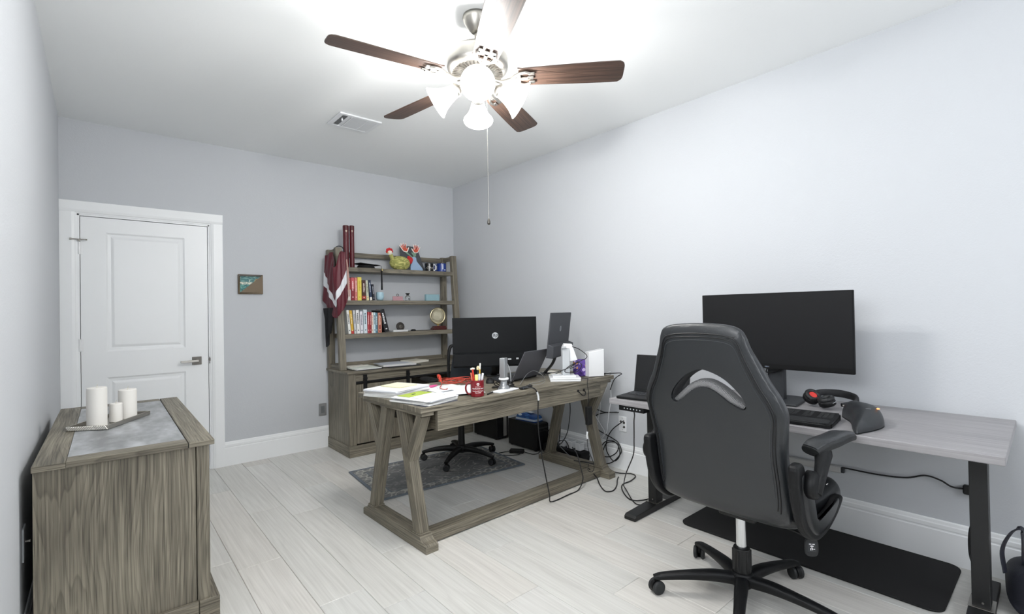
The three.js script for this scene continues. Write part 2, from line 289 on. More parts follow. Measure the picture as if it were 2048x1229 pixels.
  const P1 = [-0.255, 0.24, 1.02, 1.918], P2 = [-0.255, 0.24, 0.22, 0.825];
  M('door_leaf', ext(rect(-hw, hw, 0, DH), 0.04, 0, [rect(...P1), rect(...P2)]).translate(0, 0, -0.02), mat.door, door);
  function fielded(x0, x1, y0, y1) {
    const rings = [[0, 0], [0.012, -0.009], [0.03, -0.011], [0.045, -0.004], [0.05, -0.003]], pos = [];
    const at = (k) => { const [i, z] = rings[k]; return [[x0 + i, y0 + i, z], [x1 - i, y0 + i, z], [x1 - i, y1 - i, z], [x0 + i, y1 - i, z]]; };
    for (let k = 0; k + 1 < rings.length; k++) { const a = at(k), b = at(k + 1); for (let i = 0; i < 4; i++) { const j = (i + 1) % 4; pos.push(...a[i], ...a[j], ...b[j], ...a[i], ...b[j], ...b[i]); } }
    const c = at(rings.length - 1); pos.push(...c[0], ...c[1], ...c[2], ...c[0], ...c[2], ...c[3]);
    const g = new THREE.BufferGeometry(); g.setAttribute('position', new THREE.Float32BufferAttribute(pos, 3)); g.computeVertexNormals(); return g;
  }
  M('door_panel', fielded(...P1), mat.door, door); M('door_panel', fielded(...P2), mat.door, door);
  const rose = M('door_handle', [B(0.066, 0.066, 0.008, 0.316, 0.907, 0.004, 0.002), cyl(0.013, 0.013, 0.045, 0, 0, 0).rotateX(Math.PI / 2).translate(0.316, 0.907, 0.028)], mat.darkMetal, door);
  M('door_lever', B(0.125, 0.018, 0.012, 0.262, 0.907, 0.052, 0.003), mat.nickel, rose);
  M('latch_plate', [B(0.004, 0.055, 0.02, hw + 0.008, 0.905, 0.003, 0.001), cyl(0.012, 0.012, 0.012, 0, 0, 0, 16).rotateX(Math.PI / 2).translate(hw + 0.012, 0.912, 0.006)], mat.darkMetal, door);
  for (const y of [1.79, 1.075, 0.25]) M('hinge', [cyl(0.0065, 0.0065, 0.09, -hw - 0.006, y, 0.006, 12), B(0.018, 0.09, 0.003, -hw + 0.004, y, 0.001, 0.001)], mat.whiteGloss, door);
  M('hinge_stop', [cyl(0.004, 0.004, 0.085, 0, 0, 0, 10).rotateZ(Math.PI / 2).translate(-hw - 0.008, 1.852, 0.03), cyl(0.008, 0.008, 0.012, 0, 0, 0, 12).rotateZ(Math.PI / 2).translate(-hw - 0.052, 1.852, 0.028), cyl(0.006, 0.006, 0.01, 0, 0, 0, 12).rotateZ(Math.PI / 2).translate(-hw + 0.034, 1.852, 0.028), B(0.012, 0.012, 0.03, -hw - 0.006, 1.846, 0.016, 0.002)], mat.brushed, door);
}

// ---------------------------------------------------------------- wall and ceiling fittings
{
  const v = thing('ceiling_vent', 'white rectangular air vent with thin slats in the ceiling', 'vent', [1.485, 2.74, -3.535]);
  const w = 0.32, d = 0.27;
  M('vent_frame', [ext(rrect(w, d, 0.004, 2), 0.012, 0.003, [rrect(w - 0.06, d - 0.06, 0.002, 2)]).rotateX(Math.PI / 2).translate(0, -0.007, 0)], mat.white, v);
  M('vent_duct', B(w - 0.06, 0.004, d - 0.06, 0, -0.0025, 0, 0), S('#3c3d3e', 0.8), v);
  const slat = B(0.0012, 0.0115, d - 0.06, 0, 0, 0, 0);
  for (let i = 0; i < 30; i++) { const x = -w / 2 + 0.036 + i * (w - 0.072) / 29, m = M('slat', slat, mat.white, v); m.position.set(x, -0.0085, 0); m.rotation.z = i < 5 ? -0.75 : 0.82; }
  for (const x of [-0.062, 0.055]) M('vent_bar', B(0.007, 0.005, d - 0.06, x, -0.0135, 0, 0.001), mat.white, v);
  M('damper_lever', [B(0.008, 0.02, 0.006, -0.115, -0.02, 0.05, 0.002), B(0.012, 0.012, 0.012, -0.115, -0.026, 0.05, 0.003)], mat.white, v);
}
function outlet(name, label, pos, turn, plate, body, kind) {
  const o = thing(name, label, 'outlet', pos, turn);
  M('cover_plate', ext(rrect(0.074, 0.12, 0.004, 3), 0.006, 0.002).translate(0, 0, 0.003), plate, o);
  if (kind === 'rocker') { M('socket', [ext(rrect(0.034, 0.068, 0.002, 2), 0.004, 0.001).translate(0, 0, 0.0075)], body, o); }
  if (kind === 'coax') {
    for (const [x, y] of [[-0.014, 0.018], [0.016, 0.012], [0.016, -0.022]]) M('jack', [cyl(0.0055, 0.0055, 0.012, 0, 0, 0, 12).rotateX(Math.PI / 2).translate(x, y, 0.011), cyl(0.009, 0.009, 0.003, 0, 0, 0, 12).rotateX(Math.PI / 2).translate(x, y, 0.0075)], body, o);
    for (const y of [-0.045, 0.045]) M('screw', cyl(0.003, 0.003, 0.002, 0, 0, 0, 10).rotateX(Math.PI / 2).translate(0, y, 0.0065), mat.nickel, o);
  }
  if (kind === 'screw') M('screw', [cyl(0.0035, 0.0035, 0.012, 0, 0, 0, 10).rotateX(Math.PI / 2).translate(0, 0.004, 0.012), cyl(0.005, 0.005, 0.003, 0, 0, 0, 10).rotateX(Math.PI / 2).translate(0, 0.004, 0.018)], mat.nickel, o);
  return o;
}
outlet('wall_outlet', 'brushed grey metal outlet plate on the wall beside the hutch cabinet', [1.628, 0.364, ROOM.B], 0, metal('#b3b4b6', 0.5), S('#6f7274', 0.5), 'rocker');
outlet('wall_outlet', 'white multi-jack wall plate with a black coaxial cable plugged in', [ROOM.R, 0.364, -2.356], -Math.PI / 2, mat.white, mat.darkMetal, 'coax');
outlet('wall_outlet', 'pale blank wall plate on the wall behind the sideboard', [ROOM.L, 0.465, -2.5], Math.PI / 2, mat.greyPlastic, mat.white, 'screw');
{
  const pic = thing('framed_picture', 'small framed landscape painting with teal sky and cream cliff', 'picture', [1.0135, 1.557, ROOM.B + 0.002]);
  const w = 0.196, h = 0.172;
  M('frame', ext(rrect(w, h, 0.003, 2), 0.022, 0.004, [rrect(w - 0.03, h - 0.03, 0.001, 2)]).translate(0, 0, 0.011), S('#6b5a41', 0.5), pic);
  const art = canvasTex(256, 224, (x, W2, H2) => {
    const px = (a, b, c, d, col) => { x.fillStyle = col; x.beginPath(); x.ellipse(a, b, c, d, 0, 0, 7); x.fill(); };
    x.fillStyle = '#3f6f72'; x.fillRect(0, 0, W2, H2);
    for (let i = 0; i < 260; i++) px(rr(0, 256), rr(0, 90), rr(6, 26), rr(2, 7), ['#2f5f63', '#4c8583', '#6f9f98', '#3b6b70', '#8fb3a8'][i % 5]);
    for (let i = 0; i < 60; i++) px(rr(0, 150), rr(84, 112), rr(4, 14), rr(3, 9), ['#c9cfc0', '#e6e4d4', '#9fb2a4'][i % 3]);
    for (let i = 0; i < 200; i++) px(rr(0, 170), rr(118, 224), rr(6, 26), rr(2, 6), ['#27656a', '#3f8a83', '#5fa79a', '#1f5156', '#89beb0'][i % 5]);
    for (let i = 0; i < 380; i++) { const a = rr(0, 1), b = rr(0, 1); px(256 - a * 150 * (0.4 + b * 0.7), 40 + b * 184, rr(3, 12), rr(3, 10), ['#d8c79b', '#f0e5c4', '#b08b4c', '#c9a65e', '#8e7648', '#e9d9ae'][i % 6]); }
    px(118, 66, 4, 12, '#dfe4d8'); px(114, 60, 2, 18, '#e9eadf');
  });
  M('canvas', new THREE.PlaneGeometry(w - 0.028, h - 0.028).translate(0, 0, 0.008), S('#ffffff', 0.55, { map: art }), pic);
}

// ---------------------------------------------------------------- ceiling fan with four lights
{
  const f = thing('ceiling_fan', 'brushed nickel ceiling fan with five dark wood blades and four lit glass shades', 'ceiling fan', [1.428, 2.431, -1.895]);
  M('canopy', lathe([[0.0, 0.309], [0.068, 0.309], [0.07, 0.298], [0.066, 0.285], [0.05, 0.255], [0.03, 0.232], [0.02, 0.226], [0.0, 0.226]]), mat.brushed, f);
  M('downrod', [cyl(0.0125, 0.0125, 0.15, 0, 0.18, 0), lathe([[0.0, 0.165], [0.02, 0.165], [0.028, 0.15], [0.03, 0.135], [0, 0.135]])], mat.darkMetal, f);
  const housing = M('motor_housing', lathe([[0, 0.148], [0.06, 0.147], [0.11, 0.138], [0.14, 0.122], [0.151, 0.1], [0.152, 0.06], [0.148, 0.045], [0.14, 0.04], [0.136, 0.034], [0.128, 0.03], [0.075, 0.018], [0.07, 0.02], [0, 0.02]], 56), mat.nickel, f);
  for (let i = 0; i < 40; i++) { const a = i / 40 * Math.PI * 2, g = B(0.046, 0.005, 0.0065, 0.102, 0.0225, 0, 0.001).rotateZ(0.0).rotateY(a); M('vent_fin', g, mat.darkMetal, housing); }
  M('switch_housing', lathe([[0, 0.022], [0.062, 0.022], [0.066, 0.012], [0.066, -0.02], [0.06, -0.03], [0.045, -0.036], [0.042, -0.06], [0.036, -0.075], [0.02, -0.085], [0.012, -0.1], [0, -0.102]]), mat.nickel, f);
  const A0 = 5.496, half = 0.072;
  const outline = smooth([[0.205, -0.052], [0.225, -0.058], [0.45, -0.068], [0.66, -0.072], [0.695, -0.066], [0.71, -0.045], [0.712, 0], [0.71, 0.045], [0.695, 0.066], [0.66, 0.072], [0.45, 0.068], [0.225, 0.058], [0.205, 0.052]], 56);
  const bladeGeo = W(ext(outline, 0.0065, 0.0015).rotateX(-Math.PI / 2), 'x');
  const irons = [];
  for (const s of [-1, 1]) irons.push(tube([[0.165, 0, 0], [0.2, 0, s * 0.03], [0.235, 0, s * 0.042], [0.262, 0, s * 0.034]], 0.0075, 14, 6), B(0.03, 0.006, 0.02, 0.268, 0.001, s * 0.03, 0.003));
  irons.push(tube([[0.085, 0.0, 0], [0.12, -0.012, 0], [0.16, -0.004, 0], [0.21, 0, 0], [0.25, 0, 0]], 0.009, 20, 8), B(0.03, 0.006, 0.022, 0.262, 0.001, 0, 0.003), B(0.02, 0.012, 0.05, 0.205, 0.0, 0, 0.004));
  const ironGeo = join(irons);
  for (let k = 0; k < 5; k++) {
    const a = A0 + k * Math.PI * 2 / 5, q = new THREE.Matrix4().makeRotationY(a).multiply(new THREE.Matrix4().makeRotationX(-0.21));
    const bl = M('blade', bladeGeo, mat.blade, f); bl.applyMatrix4(q);
    const ir = M('blade_arm', ironGeo, mat.nickel, bl); ir.position.y = -0.011;
  }
  const sh = [[0.026, 0.0], [0.03, -0.008], [0.034, -0.03], [0.042, -0.06], [0.054, -0.09], [0.07, -0.116], [0.079, -0.126], [0.0785, -0.129], [0.072, -0.122], [0.052, -0.092], [0.04, -0.062], [0.031, -0.03], [0.026, -0.01]];
  const shadeGeo = lathe(sh, 40), bulbGeo = lathe([[0, -0.118], [0.02, -0.112], [0.029, -0.094], [0.029, -0.08], [0.02, -0.055], [0.013, -0.03], [0.013, -0.01], [0, -0.01]], 20);
  for (let k = 0; k < 4; k++) {
    const a = (233 + 90 * k) * Math.PI / 180, dir = V(Math.cos(a), 0, -Math.sin(a));
    const ax = dir.clone().multiplyScalar(Math.cos(0.56)).add(V(0, -Math.sin(0.56), 0)), q = new THREE.Quaternion().setFromUnitVectors(V(0, -1, 0), ax);
    const base = dir.clone().multiplyScalar(0.098).add(V(0, -0.052, 0));
    M('light_arm', tube([dir.clone().multiplyScalar(0.03).add(V(0, -0.045, 0)), dir.clone().multiplyScalar(0.06).add(V(0, -0.03, 0)), dir.clone().multiplyScalar(0.085).add(V(0, -0.036, 0)), base], 0.0085, 16, 8), mat.nickel, f);
    const cup = M('lamp_holder', lathe([[0, 0.012], [0.016, 0.012], [0.024, 0.004], [0.033, -0.004], [0.034, -0.016], [0.0315, -0.018], [0.02, -0.012], [0, -0.012]], 28), mat.nickel, f); cup.position.copy(base); cup.quaternion.copy(q);
    const s = M('lamp_shade', shadeGeo, mat.shade, f); s.position.copy(base).addScaledVector(ax, 0.004); s.quaternion.copy(q);
    const b = M('light_bulb', bulbGeo, mat.shade, s);
    const lamp = new THREE.PointLight(new THREE.Color().setRGB(1, 0.985, 0.96), LAMP, 0, 2); lamp.name = 'bulb_lamp'; lamp.castShadow = true; lamp.shadow.radius = 1.6;
    lamp.position.set(0, -0.085, 0); s.add(lamp);
  }
  for (const [x, z, l] of [[-0.04, 0.03, 0.1]]) M('pull_chain', cyl(0.0012, 0.0012, l, x, -0.02 - l / 2, z, 6), mat.nickel, f);
  M('pull_chain', cyl(0.0014, 0.0014, 0.66, 0.034, -0.36, 0.027, 6), mat.nickel, f);
  M('chain_pull', lathe([[0, 0.014], [0.004, 0.012], [0.008, -0.004], [0.008, -0.012], [0.005, -0.018], [0, -0.019]], 14).translate(0.034, -0.705, 0.027), mat.darkMetal, f);
}

// ---------------------------------------------------------------- sideboard in the left foreground with tray and candles
{
  const o = thing('sideboard', 'weathered grey oak sideboard with a slate inlay top in the left foreground', 'sideboard', [-0.1865, 0, -2.378], -0.0095);
  // local: x 0 .. 0.552 out from the wall, z 0 .. -1.43 along the wall
  const Lz = 1.43, Wd = 0.552;
  const body = M('side_panel', [W(BB(0.003, 0.485, 0.1, 0.7385, -0.03, -0.012, 0.001), 'y')], mat.oak, o);
  M('carcass', [W(BB(0.003, 0.5, 0.1, 0.7385, -Lz + 0.012, -0.0305, 0.001), 'y')], mat.oak, o);
  M('front_stile', [W(BB(0.4885, 0.534, 0.09, 0.7385, -0.06, -0.011, 0.002), 'y'), W(BB(0.4885, 0.534, 0.09, 0.7385, -Lz + 0.011, -Lz + 0.06, 0.002), 'y'), W(BB(0.49, 0.53, 0.09, 0.14, -Lz + 0.05, -0.05, 0.001), 'z'), W(BB(0.49, 0.53, 0.69, 0.7385, -Lz + 0.05, -0.05, 0.001), 'z')], mat.oak, o);
  for (let i = 0; i < 3; i++) {
    const z0 = -0.062 - i * 0.437, dr = M('door', W(BB(0.512, 0.533, 0.145, 0.685, z0 - 0.43, z0, 0.002), 'y'), mat.oak, o);
    M('knob', lathe([[0, 0.02], [0.01, 0.019], [0.013, 0.012], [0.006, 0.005], [0.005, 0], [0, 0]], 16).rotateZ(-Math.PI / 2).translate(0.533, 0.43, z0 - 0.4), mat.ironBlack, dr);
  }
  M('plinth', [W(BB(-0.001, 0.491, 0, 0.1, -0.03, 0.002, 0.004), 'x'), W(BB(0.4925, 0.566, 0, 0.1, -Lz, 0.002, 0.004), 'z'), W(BB(0, 0.49, 0, 0.1, -Lz, -Lz + 0.03, 0.003), 'x')], mat.oak, o);
  const top = (name, x0, x1, z0, z1, m, gr, dy = 0) => M(name, W(BB(x0, x1, 0.7385, 0.76 + dy, z0, z1, 0.002), gr), m, o);
  top('top_board', 0.0, 0.0895, -Lz, 0, mat.oak, 'z');
  top('top_board', 0.462, Wd, -Lz, 0, mat.oak, 'z');
  top('top_edge', 0.09, 0.4585, -0.088, 0, mat.oak, 'x'); top('top_edge', 0.09, 0.4585, -Lz, -Lz + 0.088, mat.oak, 'x');
  top('slate_inlay', 0.0903, 0.4583, -Lz + 0.089, -0.0885, mat.slate, 'z', -0.0007);
  M('gap_strip', BB(0.4588, 0.4617, 0.7385, 0.754, -Lz + 0.002, -0.003, 0), mat.plasticDark, o);
}
{
  const top = 0.7607, t = thing('tray', 'silver rope-edged rectangular tray under the candles', 'tray', [0.04, top, -3.12], -0.544);
  // local: long side along z
  const w = 0.175, l = 0.341, h = 0.02;
  M('tray_base', B(w - 0.004, 0.004, l - 0.004, 0, 0.002, 0, 0.001), metal('#a6a39c', 0.4), t);
  const rim = [], rope = [];
  for (const s of [-1, 1]) { rim.push(B(0.006, h, l, s * (w / 2 - 0.003), h / 2 + 0.0005, 0, 0.002), B(w - 0.012, h, 0.006, 0, h / 2 + 0.0005, s * (l / 2 - 0.003), 0.002)); }
  M('tray_rim', rim, metal('#bdb9b1', 0.4), t);
  const strand = B(0.0065, 0.0235, 0.005, 0, 0, 0, 0.0022).rotateZ(0.62);
  for (let i = 0; i < 23; i++) rope.push(strand.clone().translate(-w / 2 + 0.0095 + i * (w - 0.019) / 22, h / 2 + 0.0005, l / 2 + 0.0012));
  const side = B(0.005, 0.0235, 0.0065, 0, 0, 0, 0.0022).rotateX(-0.62);
  M('rope_edge', rope, metal('#d9d6cf', 0.3), t).userData.kind = 'stuff';
  const candle = (x, z, r, hh, label) => {
    const c = thing('candle', label, 'candle', [x, top + 0.0045, z]);
    M('wax', lathe([[0, 0], [r - 0.002, 0], [r, 0.003], [r, hh - 0.004], [r - 0.003, hh], [r * 0.6, hh - 0.003], [0, hh - 0.005]], 44), mat.wax, c);
    M('wick', tube([[0, hh - 0.008, 0], [0.0005, hh + 0.006, 0], [0.003, hh + 0.013, 0.001]], 0.0014, 8, 6), S('#e8e2d4', 0.9), c);
  };
  candle(-0.012, -3.03, 0.0385, 0.185, 'tallest white pillar candle standing nearest on the silver tray');
  candle(0.059, -3.098, 0.0262, 0.092, 'short slim white candle between the two taller candles');
  candle(0.107, -3.172, 0.0385, 0.147, 'medium white pillar candle at the far right of the tray');
}

// ---------------------------------------------------------------- hutch: cabinet base and open shelves against the back wall
const HX0 = 1.662, HX1 = 3.03;
{
  const o = thing('hutch_cabinet', 'weathered grey wood hutch with barn-door cabinet below and open ladder shelves above', 'hutch', [0, 0, 0]);
  M('cabinet_side', W(BB(1.68, 1.70, 0.1, 0.738, -4.715, -4.2165, 0.001), 'y'), mat.oak, o);
  M('cabinet_side', W(BB(2.99, 3.01, 0.1, 0.738, -4.715, -4.2165, 0.001), 'y'), mat.oak, o);
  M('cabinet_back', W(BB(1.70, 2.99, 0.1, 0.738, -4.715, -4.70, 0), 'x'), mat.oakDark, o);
  M('cabinet_shelf', [W(BB(1.70, 2.99, 0.1, 0.12, -4.70, -4.25, 0.001), 'x'), W(BB(2.32, 2.99, 0.38, 0.4, -4.70, -4.3, 0.001), 'x'), W(BB(2.31, 2.33, 0.12, 0.66, -4.70, -4.26, 0.001), 'y')], mat.oak, o);
  M('face_frame', [W(BB(1.68, 1.746, 0.098, 0.738, -4.216, -4.205, 0.002), 'y'), W(BB(2.944, 3.01, 0.098, 0.738, -4.216, -4.205, 0.002), 'y'), W(BB(1.746, 2.944, 0.66, 0.738, -4.24, -4.222, 0.001), 'x')], mat.oak, o);
  M('plinth', [W(BB(1.67, 3.02, 0, 0.1, -4.204, -4.185, 0.004), 'x'), W(BB(1.67, 1.689, 0, 0.1, -4.715, -4.2045, 0.004), 'z'), W(BB(3.001, 3.02, 0, 0.1, -4.715, -4.2045, 0.004), 'z')], mat.oak, o);
  M('cabinet_top', W(BB(HX0, HX1, 0.7385, 0.76, -4.716, -4.192, 0.003), 'x'), mat.oak, o);
  M('track_rail', BB(1.748, 2.942, 0.648, 0.668, -4.2215, -4.214, 0.001), mat.ironBlack, o);
  const door = M('barn_door', [W(BB(1.752, 2.31, 0.106, 0.64, -4.232, -4.2155, 0.002), 'y')], mat.oak, o);
  for (const x of [1.835, 2.268]) M('door_hanger', [BB(x - 0.018, x + 0.018, 0.58, 0.725, -4.214, -4.207, 0.001), cyl(0.02, 0.02, 0.01, 0, 0, 0, 18).rotateX(Math.PI / 2).translate(x, 0.69, -4.206)], mat.ironBlack, door);
  // ladder frame
  const fz = (y) => -4.37 - (y - 0.76) / 1.145 * 0.085;       // front face of the raked posts
  for (const x of [1.70, 2.988]) {
    M('front_post', bar([x, 0.76, fz(0.76) - 0.025], [x, 1.905, fz(1.905) - 0.025], 0.06, 0.048), mat.oak, o);
    M('rear_post', W(BB(x - 0.03, x + 0.03, 0.76, 1.905, -4.705, -4.657, 0.003), 'y'), mat.oak, o);
    M('side_rail', [W(BB(x - 0.018, x + 0.018, 1.853, 1.897, -4.66, -4.50, 0.002), 'z'), W(BB(x - 0.018, x + 0.018, 0.76, 0.803, -4.66, -4.415, 0.002), 'z')], mat.oak, o);
  }
  for (const y of [1.725, 1.408, 1.092]) M('shelf', W(BB(1.728, 2.96, y - 0.042, y, -4.66, fz(y) - 0.001, 0.003), 'x'), mat.oak, o);
  M('back_rail', W(BB(1.73, 2.958, 1.845, 1.893, -4.70, -4.672, 0.002), 'x'), mat.oak, o);
  M('back_rail', W(BB(1.73, 2.958, 0.76, 0.803, -4.70, -4.672, 0.002), 'x'), mat.oak, o);
}

// ---- books
function bookPrint(spine, mark, extra) {
  return canvasTex(48, 256, (x, w, h) => {
    x.fillStyle = spine; x.fillRect(0, 0, w, h);
    if (extra) extra(x, w, h);
    x.fillStyle = mark; let y = 34 + rnd() * 10; while (y < 150) { const l = 5 + rnd() * 9; x.fillRect(w * 0.3, y, w * (0.28 + rnd() * 0.16), l); y += l + 3; }
    x.fillRect(w * 0.32, 214, w * 0.36, 12);
  });
}
function book(pos, w, h, d, lean, cover, mark, label, group, extra) {
  const o = thing('book', label, 'book', pos, 0, group), g = new THREE.Group();
  const m = S(cover, 0.5), sp = S('#ffffff', 0.45, { map: bookPrint(cover, mark, extra) }), t = 0.0022;
  const rot = (geo) => geo.rotateZ(lean).translate(Math.max(0, Math.sin(lean) * h), 0, 0);
  M('cover', [rot(BB(0, t, 0, h, -d, 0, 0.0008)), rot(BB(w - t, w, 0, h, -d, 0, 0.0008)), rot(BB(t * 0.5, w - t * 0.5, 0, h, -0.004, -0.0005, 0))], m, o);
  M('spine', rot(new THREE.PlaneGeometry(w - 0.001, h - 0.001).translate(w / 2, h / 2, 0.0004)), sp, o);
  M('pages', rot(BB(t, w - t, 0.003, h - 0.003, -d + 0.004, -0.004, 0)), mat.paper, o);
  return o;
}
{
  const y2 = 1.4085, y3 = 1.0925, z2 = -4.432, z3 = -4.41, band = (c, a, b) => (x, w, h) => { x.fillStyle = c; x.fillRect(0, h * a, w, h * (b - a)); };
  const g2 = 'books on the middle hutch shelf', g3 = 'books on the lower hutch shelf';
  const row2 = [
    [1.742, 0.026, 0.195, 0, '#cbb79c', '#7a6a58', 'beige book at the left end of the middle shelf, half behind the hood'],
    [1.7715, 0.031, 0.212, 0, '#eae6df', '#e9e3dc', 'book with red upper spine and white lower spine beside the beige book', band('#c9484a', 0, 0.52)],
    [1.806, 0.034, 0.218, 0, '#8e2a33', '#f0d9d4', 'dark red book with pink title between the red-white book and the salmon one', band('#c95a5f', 0.02, 0.5)],
    [1.8425, 0.024, 0.217, 0, '#d07a72', '#f3d8d0', 'thin salmon book left of the yellow book'],
    [1.8685, 0.041, 0.222, 0, '#e6d25c', '#cfae2c', 'bright yellow book on the middle hutch shelf'],
    [1.913, 0.039, 0.196, 0, '#4a2b22', '#d9cfc6', 'dark brown book with red label right of the yellow book', band('#b8402f', 0.78, 0.93)],
    [1.9575, 0.026, 0.194, 0.05, '#c8cbb6', '#8a8d78', 'pale green book leaning left against the brown book', band('#e7d9a6', 0.8, 1)],
    [1.9905, 0.026, 0.198, 0.075, '#26344f', '#d8dce4', 'navy blue book leaning left on the middle shelf', band('#e8e4da', 0.84, 1)],
    [2.022, 0.023, 0.158, 0.085, '#20222c', '#b9bcc6', 'short black paperback leaning at the right end of the middle shelf row'],
  ];
  for (const [x, w, h, l, c, m, lab, ex] of row2) book([x - (l ? Math.sin(l) * h : 0), y2 + (l > 0 ? Math.sin(l) * w * 0 : 0), z2], w - 0.0015, h, 0.15, l, c, m, lab, g2, ex);
  const row3 = [
    [1.768, 0.025, 0.224, 0.09, '#e9eae4', '#4b4f55', 'white book leaning at the left end of the lower shelf'],
    [1.7955, 0.025, 0.222, 0.09, '#d5ab3a', '#f1e2b4', 'golden yellow book with red foot on the lower shelf', band('#c03a38', 0.86, 1)],
    [1.824, 0.022, 0.222, 0.07, '#c9cbcd', '#77797d', 'light grey book leaning beside the golden yellow book'],
    [1.850, 0.030, 0.224, 0.05, '#ecebe9', '#55585f', 'tall white book with dark lettering left of the shorter white book'],
    [1.884, 0.029, 0.209, 0.035, '#e4e3ea', '#6c7080', 'shorter white book between two tall pale books on the lower shelf'],
    [1.917, 0.036, 0.226, 0.02, '#d9e4ea', '#4d6a77', 'tall pale blue book left of the two red books'],
    [1.955, 0.019, 0.205, 0, '#b94b4f', '#f3d4d0', 'first thin red book right of the tall pale blue book'],
    [1.9755, 0.019, 0.205, 0, '#9a2f36', '#e8c2bc', 'darker thin red book beside the first red book'],
    [1.996, 0.018, 0.201, 0, '#f0e2d6', '#c36b58', 'thin cream book right of the two red books'],
    [2.0155, 0.02, 0.2, 0, '#cfe6ee', '#33454f', 'thin light blue book between cream and teal books'],
    [2.037, 0.02, 0.196, 0, '#5f8494', '#dbe8ec', 'teal blue book left of the brown-red book'],
    [2.06, 0.04, 0.196, 0, '#a5574a', '#eccdb5', 'brown-red book with a cream bordered spine', (x, w, h) => { x.strokeStyle = '#e3b99a'; x.lineWidth = 4; x.strokeRect(4, 6, w - 8, h - 12); }],
    [2.131, 0.05, 0.226, 0.235, '#1d1c20', '#e9e9ea', 'large black book leaning left at the right end of the lower shelf'],
  ];
  for (const [x, w, h, l, c, m, lab, ex] of row3) book([x - (l ? Math.sin(l) * h : 0), y3, z3], w - 0.0015, h, w > 0.045 ? 0.19 : 0.15, l, c, m, lab, g3, ex);
}
